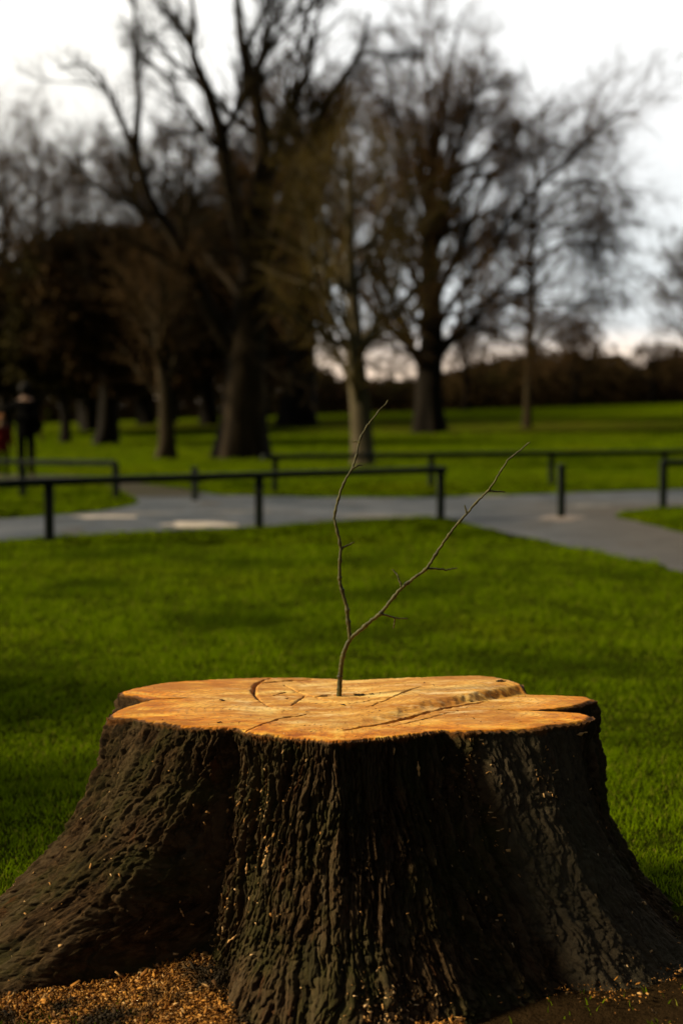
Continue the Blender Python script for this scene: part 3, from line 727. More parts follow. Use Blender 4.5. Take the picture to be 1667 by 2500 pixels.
# ------------------------------------------------------------------ trees
def rot_dirs(T, ang, az):
    """rotate unit vectors T by ang away, azimuth az"""
    ref = np.where(np.abs(T[:, 2:3]) > .9, np.array([1., 0, 0]), np.array([0, 0, 1.])); U = np.cross(T, ref); U /= np.linalg.norm(U, axis=1, keepdims=True); W = np.cross(T, U)
    return T * np.cos(ang)[:, None] + (U * np.cos(az)[:, None] + W * np.sin(az)[:, None]) * np.sin(ang)[:, None]
def children(P, rad, m, K, lr, angr, r, rr_, trop, wig, tmin=.2, minr=.004, lmin=0.0):
    Nn, Kp, _ = P.shape; plen = np.linalg.norm(np.diff(P, axis=1), axis=2).sum(1)
    idx = np.repeat(np.arange(Nn), m); t = r.uniform(tmin, 1, len(idx)); f = t * (Kp - 1); i0 = np.minimum(f.astype(int), Kp - 2); w = (f - i0)[:, None]
    p0 = P[idx, i0] * (1 - w) + P[idx, i0 + 1] * w; T = P[idx, i0 + 1] - P[idx, i0]; T /= np.linalg.norm(T, axis=1, keepdims=True) + 1e-9
    rp_ = rad[idx, i0] * (1 - w[:, 0]) + rad[idx, i0 + 1] * w[:, 0]
    D = rot_dirs(T, r.uniform(*angr, len(idx)), r.uniform(0, 2 * np.pi, len(idx)))
    L = np.maximum(plen[idx] * r.uniform(*lr, len(idx)) * (1.15 - .6 * t), lmin)
    Q = np.empty((len(idx), K, 3)); Q[:, 0] = p0; st = (L / (K - 1))[:, None]
    for k_ in range(1, K):
        D = D + wig * r.normal(size=D.shape); D[:, 2] += trop * (k_ / K); D /= np.linalg.norm(D, axis=1, keepdims=True)
        Q[:, k_] = Q[:, k_ - 1] + D * st
    r0 = np.maximum(np.minimum(rp_ * rr_, L * .03), minr); rd = r0[:, None] * np.linspace(1, .3, K)[None]; rd = np.maximum(rd, minr * .6)
    return Q, rd
def resample_s(P, K, rad):
    P = np.asarray(P, float); d_ = np.append(0, np.cumsum(np.linalg.norm(np.diff(P, axis=0), axis=1))); t = np.linspace(0, d_[-1], 90)
    Q = np.stack([np.interp(t, d_, P[:, k]) for k in range(3)], -1); ra = np.interp(t, d_, rad)
    w = np.array([1, 4, 6, 4, 1.]) / 16
    for _ in range(8):
        E = np.concatenate([Q[:1], Q[:1], Q, Q[-1:], Q[-1:]]); Q2 = sum(w[i] * E[i:i + 90] for i in range(5)); Q2[0], Q2[-1] = Q[0], Q[-1]; Q = Q2
    ii = np.linspace(0, 89, K); return np.stack([np.interp(ii, np.arange(90), Q[:, k]) for k in range(3)], -1), np.interp(ii, np.arange(90), ra)
def tree_from(name, label, limbs, base, seed, m_trunk, m_twig, levels, trop=.05, group='bare winter trees in the park', minr=.006, cat='tree', trop_end=None, flare=1.0):
    """limbs: list of (points, radii); the first is the trunk"""
    r = np.random.default_rng(seed); root = empty(name, tuple(base)); tag(root, label, cat, group)
    KK = 26; Ps = []; Rs = []
    for pts, rad in limbs:
        Q, ra = resample_s(pts, KK, rad)
        L = np.linalg.norm(Q[-1] - Q[0]); n_ = np.stack([pn(np.linspace(0, 4, KK) + seed, k_ * 7.3, L) for k_ in range(3)], -1)
        Q = Q + n_ * 0.02 * L * np.sin(np.linspace(0, np.pi, KK))[:, None]
        Ps.append(Q); Rs.append(ra)
    mb = MB()
    # trunk with root flare and buttress ribs
    V, F = tubes(Ps[0][None], Rs[0][None], 20); V = V.reshape(KK, 20, 3); c = Ps[0][:, None, :]
    h = (Ps[0][:, 2] - base[2])[:, None]; an = np.arange(20) / 20 * 2 * np.pi
    fl = 1 + (flare * 0.38 + flare * .22 * np.sin(an * 5 + seed)[None]) * np.exp(-np.maximum(h, 0) / (Rs[0][0] * 1.1)); rib = 1 + .05 * np.sin(an * 7 + seed)[None]
    V = c + (V - c) * (fl * rib)[..., None]; mb.add(V.reshape(-1, 3), F)
    P1 = np.stack(Ps); R1 = np.stack(Rs)
    if len(limbs) > 1: mb.tube(P1[1:], R1[1:], 8)
    tw_ = MB(); P_, R_ = P1, R1; n = len(levels)
    for li_, (m_, K_, lr, ag, rr_, wig, tmin) in enumerate(levels):
        tp = trop if li_ < n - 1 else (trop if trop_end is None else trop_end)
        Q, rd = children(P_, R_, m_, K_, lr, ag, r, rr_, tp, wig, tmin, minr if li_ < n - 1 else minr * .75)
        ok = Q[:, :, 2].min(1) > base[2] + 1.0; Q, rd = Q[ok], rd[ok]
        (mb if li_ == 0 else tw_).tube(Q, rd, 5 if li_ == 0 else (4 if li_ == 1 else 3))
        P_, R_ = Q, rd
    mb.build('trunk', m_trunk, root, origin=base); cr = tw_.build('crown', m_twig, root, origin=base)
    return root
def pxl(L, Y0, dy=0.0):
    n = len(L); return np.array([at(x, y, Y0 + dy * (i / max(1, n - 1)) ** 1.0) for i, (x, y) in enumerate(L)])
M_tr_dark = simple('dark_trunk_bark', (0.004, 0.003, 0.002), (0.014, 0.010, 0.006), 3, .9, .15, stretch=(1, 1, .2), bmp=.05)
M_tr_brown = simple('brown_trunk_bark', (0.018, 0.013, 0.006), (0.050, 0.036, 0.018), 3, .9, .15, stretch=(1, 1, .2), bmp=.05)
M_tr_old = simple('furrowed_old_bark', (0.010, 0.007, 0.004), (0.040, 0.028, 0.016), 3, .9, .1, stretch=(1, 1, .2), bmp=.05)
M_tr_pale = simple('pale_grey_trunk_bark', (0.06, 0.048, 0.026), (0.15, 0.125, 0.08), 2.5, .9, .15, stretch=(1, 1, .3), bmp=.03)
M_tw_dark = simple('dark_twigs', (0.010, 0.008, 0.003), (0.030, 0.021, 0.008), .6, .9, .1)
M_tw_brown = simple('brown_twigs', (0.044, 0.026, 0.010), (0.110, 0.064, 0.025), .5, .9, .1)
M_tw_olive = simple('olive_twigs', (0.050, 0.036, 0.008), (0.120, 0.085, 0.020), .5, .9, .1)
L4 = [(9, 9, (.30, .55), (.5, 1.1), .55, .10, .25), (7, 6, (.35, .6), (.5, 1.0), .6, .13, .15), (6, 4, (.35, .6), (.4, 1.0), .6, .16, .15), (4, 3, (.4, .7), (.4, 1.0), .7, .18, .2)]

# 1 big old tree
b0 = gnd(590, 1119); Y1 = b0[1]
trunk = ([b0 + np.array([0, 0, -.2])] + [at(x, y, Y1) for x, y in [(592, 1080), (598, 1000), (606, 900), (612, 800), (616, 700), (620, 600), (626, 500), (628, 319), (620, 223), (601, 133), (585, 64), (580, -20), (572, -180), (560, -330)]], [.58, .56, .51, .47, .43, .38, .33, .25, .17, .14, .11, .09, .08, .05, .02])
limbs = [trunk]
def lim(L, r0, r1, dy, Y0=None):
    n = len(L); limbs.append((pxl(L, Y0 or Y1, dy), list(np.linspace(r0 ** .5, r1 ** .5, n) ** 2)))
lim([(598, 900), (560, 850), (532, 800), (452, 638), (400, 550), (372, 505), (346, 415), (319, 356), (293, 298), (277, 239), (255, 202), (229, 154), (186, 150), (140, 170)], .24, .02, -1.5)
lim([(332, 375), (334, 298), (340, 213), (338, 138), (330, 80), (319, 11), (316, -120), (300, -220)], .11, .02, 1)
lim([(500, 319), (452, 255), (415, 197), (372, 154), (346, 136), (300, 100)], .07, .02, 1.5)
lim([(608, 640), (580, 532), (548, 404), (532, 319), (515, 266), (509, 213), (479, 160), (463, 106), (474, 53), (468, 0), (450, -130), (430, -240)], .24, .02, -2.0)
lim([(500, 195), (470, 120), (440, 60), (400, 0), (360, -90)], .07, .015, -1)
lim([(620, 186), (644, 144), (676, 85), (707, 53), (770, 5), (830, -60)], .10, .02, -1.0)
lim([(604, 116), (628, 64), (649, 16), (675, -90), (690, -200)], .09, .02, 1.0)
lim([(630, 680), (665, 580), (700, 480), (745, 350), (800, 245), (834, 200), (872, 140), (890, 100), (900, 30)], .19, .03, -2.5)
lim([(800, 245), (850, 165), (890, 128), (960, 130), (1010, 145)], .06, .015, -1.5)
lim([(611, 780), (570, 700), (520, 640), (480, 560), (440, 450), (420, 380)], .13, .02, 2.5)
lim([(612, 560), (640, 470), (690, 380), (700, 300), (720, 220)], .12, .02, 3)
lim([(540, 760), (575, 830), (628, 877), (681, 919), (755, 945)], .06, .015, -1.5)
lim([(606, 850), (650, 780), (700, 740), (740, 650), (760, 560)], .10, .02, -2.5)
tree_from('old_parkland_tree', 'huge dark bare tree with a thick furrowed trunk and leaning limbs, left of centre', limbs, b0, 1, M_tr_old, M_tw_dark, [(11, 9, (.18, .38), (.4, .9), .5, .08, .2), (9, 7, (.4, .75), (.35, .9), .55, .10, .1), (6, 5, (.45, .85), (.3, .8), .6, .10, .1)], trop=.10, minr=.006)
# 2 pale slim tree
b0 = gnd(887, 1138); Y2 = b0[1]
limbs = [([b0 + np.array([0, 0, -.2])] + [at(x, y, Y2) for x, y in [(884, 1080), (878, 1000), (872, 900), (868, 850), (862, 750), (860, 620), (858, 480), (850, 380), (845, 280)]], [.25, .235, .22, .20, .17, .13, .11, .08, .05, .02])]
for L_, a_, dy in [([(870, 870), (820, 800), (780, 710), (750, 600), (735, 480), (730, 400)], .09, -1.2), ([(868, 850), (920, 790), (960, 720), (985, 630), (1000, 540)], .08, -.8),
                   ([(864, 760), (825, 660), (795, 560), (790, 440), (795, 330)], .07, 1.4), ([(862, 720), (900, 610), (930, 500), (940, 390), (935, 300)], .07, 1.0), ([(872, 880), (930, 903), (990, 908)], .035, -.6),
                   ([(866, 830), (810, 840), (750, 790), (700, 750)], .045, -1.2), ([(860, 600), (835, 500), (820, 390), (830, 290)], .05, -1.4), ([(861, 660), (900, 640), (950, 600), (980, 540)], .04, 1.2)]:
    lim(L_, a_, .012, dy, Y2)
tree_from('slim_pale_tree', 'slim tree with pale grey trunk and olive twigs, centre, behind the long fence', limbs, b0, 2, M_tr_pale, M_tw_olive, [(14, 7, (.28, .5), (.4, 1.0), .5, .09, .1), (8, 6, (.4, .75), (.4, .9), .55, .10, .1), (6, 4, (.45, .85), (.3, .9), .6, .12, .1)], trop=.04, minr=.0045, flare=.35)
# 3 broad right tree
b0 = gnd(1047, 1056); Y3 = b0[1]; sc3 = Y3 / 69
limbs = [([b0 + np.array([0, 0, -.3])] + [at(x, y, Y3) for x, y in [(1047, 1030), (1048, 1000), (1050, 900), (1050, 800), (1050, 700), (1050, 600), (1052, 500), (1060, 400), (1080, 280), (1100, 170), (1120, 80)]], [v * sc3 for v in [.70, .68, .64, .60, .55, .48, .42, .32, .22, .13, .07, .03]])]
for L_, a_, dy in [([(1055, 830), (1100, 740), (1153, 665), (1230, 560), (1297, 468), (1323, 436), (1370, 395), (1419, 361), (1460, 310), (1510, 280), (1560, 275)], .19, -5), ([(1052, 760), (1100, 650), (1150, 540), (1190, 450), (1230, 410), (1245, 370), (1262, 310)], .22, 3),
                   ([(1040, 870), (1005, 862), (967, 850), (930, 834), (885, 810)], .11, -4), ([(1045, 780), (1000, 660), (960, 550), (925, 440), (905, 340)], .2, 3), ([(1050, 640), (1010, 490), (985, 360), (960, 240), (945, 140)], .2, -3),
                   ([(1052, 580), (1090, 450), (1130, 330), (1170, 220), (1200, 130)], .2, -3), ([(1058, 860), (1110, 820), (1174, 799), (1216, 812), (1285, 844), (1340, 850)], .12, -5), ([(1055, 720), (1130, 620), (1190, 560), (1280, 500), (1330, 500)], .14, 5),
                   ([(1050, 560), (1060, 400), (1040, 260), (1035, 120), (1040, 60)], .16, 2), ([(1048, 820), (980, 740), (930, 690), (890, 620)], .13, -5), ([(1058, 440), (1120, 300), (1190, 200), (1250, 190)], .12, 3), ([(1050, 700), (1000, 600), (950, 480), (900, 430)], .13, 6), ([(1052, 500), (1020, 380), (1000, 250), (1010, 110)], .12, -5)]:
    lim(L_, a_ * sc3, .03, dy, Y3)
tree_from('broad_bare_tree', 'broad domed bare tree with one stout dark trunk on the right hand lawn', limbs, b0, 3, M_tr_dark, M_tw_brown, [(16, 8, (.24, .50), (.4, 1.05), .5, .09, .08), (11, 7, (.4, .75), (.35, .95), .55, .10, .1), (9, 5, (.45, .85), (.3, .85), .6, .10, .1)], trop=.05, trop_end=-.10, minr=.0085)
# 4 slim weeping tree
b0 = gnd(1285, 1045); Y4 = b0[1]; s4 = Y4 / 82
limbs = [([b0 + np.array([0, 0, -.3])] + [at(x, y, Y4) for x, y in [(1285, 1010), (1287, 900), (1290, 700), (1297, 560), (1303, 470), (1318, 360), (1330, 280)]], [v * s4 for v in [.26, .25, .23, .19, .15, .12, .08, .04]])]
for L_, a_, dy in [([(1290, 700), (1330, 620), (1390, 590), (1450, 640), (1480, 720)], .08, -3), ([(1297, 580), (1350, 480), (1420, 430), (1470, 450), (1500, 520)], .08, 2), ([(1303, 470), (1350, 380), (1410, 320), (1470, 330)], .08, -2),
                   ([(1292, 660), (1240, 580), (1190, 560), (1150, 620)], .08, -2), ([(1288, 820), (1340, 760), (1400, 740), (1450, 790)], .07, 3), ([(1310, 420), (1290, 330), (1250, 270)], .06, 2), ([(1289, 760), (1230, 720), (1180, 740), (1150, 800)], .06, 3), ([(1300, 520), (1360, 560), (1420, 540), (1480, 600)], .06, -4)]:
    lim(L_, a_ * s4, .025, dy, Y4)
tree_from('weeping_tree', 'tall thin trunked tree with drooping fine twigs, right of the broad tree', limbs, b0, 4, M_tr_brown, M_tw_brown, [(15, 8, (.3, .6), (.4, 1.1), .5, .10, .1), (9, 6, (.4, .8), (.4, 1.0), .6, .11, .1), (7, 5, (.5, .9), (.3, .9), .6, .10, .1)], trop=-.16, trop_end=-.45, minr=.011)

# auto-limbed trees further back
def auto_tree(px, py, top, spread, r0, label, seed, mt, mw, Yfix=None, clear=.3, nl=11, lev=None, minr=.011, name='bare_tree', leafy=None, trop=.08, group='bare winter trees in the park'):
    b0 = gnd(px, py) if Yfix is None else None
    if Yfix is not None:
        p = at(px, 990, Yfix); b0 = np.array([p[0], Yfix, float(terrain(p[0], Yfix))])
    Y0 = b0[1]; H = at(px, top, Y0)[2] - b0[2]; sp = spread * Y0 / FPX; r = np.random.default_rng(seed + 100)
    tk = [b0 + np.array([0, 0, -.2])] + [b0 + np.array([.02 * H * math.sin(seed + t * 4), .02 * H * math.cos(seed * 2 + t * 3), H * t]) for t in (.06, .15, .3, .45, .6, .75, .9, 1)]
    li = [(tk, [r0, r0 * .97, r0 * .9, r0 * .8, r0 * .62, r0 * .42, r0 * .25, r0 * .12, .02])]
    for i in range(nl):
        t = clear + (.9 - clear) * (i + r.uniform(0, .6)) / nl; az = i * 2.4 + r.uniform(-.4, .4)
        p = b0 + np.array([0, 0, H * t]); w = math.sin(math.pi * min(1, .25 + .75 * (t - clear) / (1 - clear))) ** .6
        rx = sp * w * r.uniform(.75, 1.1); up = H * (1 - t) * r.uniform(.35, .7) + .06 * H
        dxy = np.array([math.cos(az), math.sin(az), 0])
        pts = [p, p + dxy * rx * .3 + np.array([0, 0, up * .25]), p + dxy * rx * .65 + np.array([0, 0, up * .6]), p + dxy * rx + np.array([0, 0, up])]
        q = r0 * .42 * (1 - t * .6); li.append((pts, [q, q * .7, q * .4, .02]))
    root = tree_from(name, label, li, b0, seed, mt, mw, [(10, 7, (.3, .55), (.4, 1.0), .5, .09, .1), (7, 6, (.4, .75), (.35, .9), .55, .10, .1), (6, 4, (.45, .85), (.3, .85), .6, .10, .1)] if lev is None else [(12, 7, (.3, .55), (.4, 1.0), .5, .09, .1), (8, 6, (.4, .75), (.35, .9), .55, .10, .1), (8, 4, (.45, .85), (.3, .85), .6, .10, .1)], trop=trop, minr=minr, group=group)
    if leafy:
        n, size, m = leafy; rr2 = np.random.default_rng(seed + 7)
        n = int(n * 1.6); nc = 150; u = rr2.normal(size=(nc, 3)); u /= (np.abs(u) ** 4).sum(1, keepdims=True) ** .25; q = rr2.uniform(.35, 1, nc)[:, None]
        lo = 1.6
        cc = u * q * np.array([sp, sp, (H - lo) / 2]) + np.array([0, 0, (H + lo) / 2])
        k_ = rr2.integers(0, nc, n); P_ = cc[k_] + rr2.normal(size=(n, 3)) * np.array([.14, .14, .10]) * sp
        P_ = P_[P_[:, 2] > 1.3 + .4 * rr2.random(len(P_))]; n = len(P_)
        a = rr2.normal(size=(n, 3)); a /= np.linalg.norm(a, axis=1, keepdims=True); b = np.cross(a, rr2.normal(size=(n, 3))); b /= np.linalg.norm(b, axis=1, keepdims=True)
        s_ = size * rr2.uniform(.5, 1.3, n)[:, None]
        V = np.stack([P_ - a * s_, P_ + b * s_ * .6, P_ + a * s_, P_ - b * s_ * .6], 1).reshape(-1, 3)
        obj('foliage', mesh_np('foliage', V, np.arange(4 * n).reshape(-1, 4)), m, root)
    return root
M_leaf_br = random_island('brown_winter_leaves', [(0, (0.008, 0.005, 0.002)), (.5, (0.026, 0.015, 0.005)), (1, (0.055, 0.031, 0.009))], transl=.2, spec=.05)
M_leaf_ol = random_island('olive_winter_leaves', [(0, (0.008, 0.007, 0.002)), (.5, (0.026, 0.021, 0.005)), (1, (0.055, 0.042, 0.009))], transl=.2, spec=.05)
auto_tree(727, 1040, 175, 210, .80, 'large reddish brown tree with a wide trunk, behind and right of the huge old tree', 31, M_tr_dark, M_tw_brown, nl=16, clear=.28, minr=.013, lev=[(11, 7, (.3, .5), (.5, 1.0), .5, .1, .15), (8, 5, (.35, .6), (.5, 1.), .6, .13, .15), (6, 4, (.4, .7), (.4, 1.0), .6, .16, .15), (5, 3, (.4, .7), (.4, 1.0), .6, .16, .15)])
auto_tree(258, 1086, 560, 170, .34, 'dark leaning trunk tree third from the left edge, under brown foliage', 32, M_tr_dark, M_tw_dark, nl=12, minr=.007, leafy=(13000, .12, M_leaf_br), clear=.22)
auto_tree(402, 1120, 560, 130, .21, 'slender tree with its left side pale, just left of the huge old tree', 33, M_tr_brown, M_tw_brown, nl=10, minr=.005, clear=.35)
auto_tree(158, 1082, 610, 120, .17, 'thin dark tree right of the two people', 34, M_tr_dark, M_tw_dark, nl=9, minr=.006, leafy=(11000, .12, M_leaf_ol), clear=.25)
auto_tree(18, 1020, 330, 210, .30, 'bare tree at the left edge with a rounded open crown', 35, M_tr_dark, M_tw_brown, Yfix=72, nl=11, minr=.009, clear=.5)
auto_tree(92, 1020, 300, 230, .34, 'bare tree with rounded open crown, second from the left edge', 36, M_tr_dark, M_tw_brown, Yfix=78, nl=11, minr=.009, clear=.5)
auto_tree(205, 1020, 345, 170, .30, 'bare pale crowned tree behind the brown foliage at left', 37, M_tr_dark, M_tw_brown, Yfix=88, nl=10, minr=.010, clear=.4)
auto_tree(415, 1020, 300, 190, .35, 'bare tree whose crown shows between the two left limbs of the huge old tree', 38, M_tr_dark, M_tw_brown, Yfix=84, nl=16, minr=.012, clear=.35, lev=[(10, 7, (.3, .5), (.5, 1.0), .5, .1, .15), (7, 5, (.35, .6), (.5, 1.), .6, .13, .15), (6, 4, (.4, .7), (.4, 1.0), .6, .16, .15), (4, 3, (.4, .7), (.4, 1.0), .6, .16, .15)])
auto_tree(1705, 1000, 560, 150, .35, 'bare tree cut off by the right edge', 39, M_tr_dark, M_tw_brown, Yfix=80, nl=14, minr=.010, clear=.2)
for i, (px, tp_, lab) in enumerate([(1135, 800, 'small bare tree rising from the far hedge, behind the gap between broad and thin trees'), (1400, 790, 'small bare tree rising from the far hedge, right of the thin trunked tree'), (1590, 835, 'low bare tree rising from the far hedge near the right edge')]):
    auto_tree(px, 1000, tp_, 75, .22, lab, 50 + i, M_tr_dark, M_tw_brown, Yfix=101 + i, nl=9, minr=.014, clear=.25, group='small bare trees in the far hedge')
G2 = 'brown leaved trees at the left'
auto_tree(358, 1037, 550, 165, .42, 'brown leaved tree with a short dark trunk, between two slender trees at left', 41, M_tr_dark, M_tw_dark, nl=9, minr=.010, leafy=(15000, .16, M_leaf_br), clear=.2, name='brown_leaved_tree', group=G2)
auto_tree(515, 1037, 500, 175, .42, 'brown leaved tree directly left of the huge trunk', 42, M_tr_dark, M_tw_dark, nl=9, minr=.010, leafy=(15000, .17, M_leaf_br), clear=.2, name='brown_leaved_tree', group=G2)
auto_tree(225, 1040, 560, 165, .40, 'brown leaved tree behind the dark leaning trunk', 43, M_tr_dark, M_tw_dark, Yfix=66, nl=9, minr=.010, leafy=(15000, .15, M_leaf_br), clear=.2, name='brown_leaved_tree', group=G2)
auto_tree(70, 1040, 665, 160, .40, 'olive brown leaved tree behind the two people', 44, M_tr_dark, M_tw_dark, Yfix=60, nl=9, minr=.010, leafy=(15000, .14, M_leaf_ol), clear=.16, name='brown_leaved_tree', group=G2)
auto_tree(-50, 1040, 640, 160, .40, 'brown leaved tree cut off by the left edge', 45, M_tr_dark, M_tw_dark, Yfix=56, nl=9, minr=.010, leafy=(12000, .14, M_leaf_br), clear=.14, name='brown_leaved_tree', group=G2)
auto_tree(648, 1030, 360, 150, .35, 'dim brown leaved tree behind the right side of the huge trunk', 46, M_tr_dark, M_tw_dark, Yfix=96, nl=9, minr=.012, leafy=(12000, .20, M_leaf_br), clear=.25, name='brown_leaved_tree', group=G2)

M_laurel = random_island('laurel_leaves', [(0, (0.012, 0.030, 0.006)), (.6, (0.025, 0.060, 0.010)), (1, (0.05, 0.10, 0.015))], spec=.3, rough=.5, transl=.15)
def shrub(x, y, h, w, label, seed):
    r = np.random.default_rng(seed); root = empty('evergreen_shrub', (x, y, 0)); tag(root, label, 'shrub', 'evergreen shrubs beside the lawn')
    st = []; n = 26; a = r.uniform(0, 6.28, n); rad = r.uniform(.1, .8, n) * w
    P = np.stack([np.stack([np.cos(a) * rad * t ** 1.2, np.sin(a) * rad * t ** 1.2, h * .85 * t + 0 * a], -1) for t in np.linspace(0, 1, 6)], 1); mb = MB(); mb.tube(P, np.tile(np.linspace(.016, .005, 6), (n, 1)), 5); mb.build('stem', M_tr_brown, root)
    n = 9000; u = r.normal(size=(n, 3)); u /= (np.abs(u) ** 2.6).sum(1, keepdims=True) ** (1 / 2.6); q = r.uniform(.3, 1, n)[:, None] ** .6
    P = u * q * np.array([w, w, h * .5]) + np.array([0, 0, h * .52]); P += .10 * np.stack([pn(P[:, 0] * 3, P[:, 1] * 3, P[:, 2] * 3 + k) for k in (0, 9, 18)], -1); P[:, 2] = np.maximum(P[:, 2], .03)
    a = r.normal(size=(n, 3)); a /= np.linalg.norm(a, axis=1, keepdims=True); b = np.cross(a, r.normal(size=(n, 3))); b /= np.linalg.norm(b, axis=1, keepdims=True); s_ = .045 * r.uniform(.6, 1.2, n)[:, None]
    V = np.stack([P - a * s_, P + b * s_ * .45, P + a * s_, P - b * s_ * .45], 1).reshape(-1, 3); obj('foliage', mesh_np('foliage', V, np.arange(4 * n).reshape(-1, 4)), M_laurel, root)
for i, (x, y, h, w) in enumerate([(-3.5, 4.3, 1.45, .8), (-3.9, 5.9, 1.55, .85)]):  # out of view, added to shade the lawn left of the stump
    shrub(x, y, h, w, ['smaller evergreen shrub left of the stump', 'larger evergreen shrub behind the smaller one, left of the stump'][i], 60 + i)

# far woodland belt: one mass nobody could count
r = np.random.default_rng(77); n = 160000
xs = r.uniform(-62, 62, n); ys = r.uniform(104, 132, n)
pxs = 833.5 + FPX * xs / ys
hpx = np.interp(pxs, [-400, 0, 300, 560, 690, 740, 830, 1000, 1080, 1180, 1300, 1500, 1560, 1600, 1667, 2200], [400, 380, 390, 380, 220, 110, 66, 60, 74, 105, 124, 118, 92, 104, 140, 260])
H = hpx * ys / FPX + 1.3
H = H * (1 + .16 * pn(xs * .55, ys * .3, 1) + .22 * pn(xs * 1.5, ys * .9, 2) + .12 * pn(xs * 4, ys * 2, 3))
g0 = terrain(xs, ys); zz = g0 - .3 + np.maximum(H - g0, 1) * r.uniform(0, 1, n) ** .85
low = (hpx > 150) & (r.uniform(0, 1, n) < .35); zz = np.where(low, g0 + 4.5 * r.uniform(-.05, 1, n), zz)
P_ = np.stack([xs, ys, zz], -1); a = r.normal(size=(n, 3)); a /= np.linalg.norm(a, axis=1, keepdims=True); b = np.cross(a, r.normal(size=(n, 3))); b /= np.linalg.norm(b, axis=1, keepdims=True)
s_ = .24 * r.uniform(.5, 1.4, n)[:, None]
V = np.stack([P_ - a * s_, P_ + b * s_ * .6, P_ + a * s_, P_ - b * s_ * .6], 1).reshape(-1, 3)
M_wood = random_island('far_woodland_leaves', [(0, (0.022, 0.015, 0.006)), (.5, (0.055, 0.037, 0.016)), (1, (0.11, 0.070, 0.03))], spec=.0, transl=.4, patch=[(.12, (0.050, 0.030, 0.018), .5, .65), (.2, (0.024, 0.026, 0.008), .5, .65)])
tag(obj('far_woodland', mesh_np('far_woodland', V, np.arange(4 * n).reshape(-1, 4)), M_wood), 'dark brown belt of distant woodland along the far edge of the lawn', 'woodland', kind='stuff')

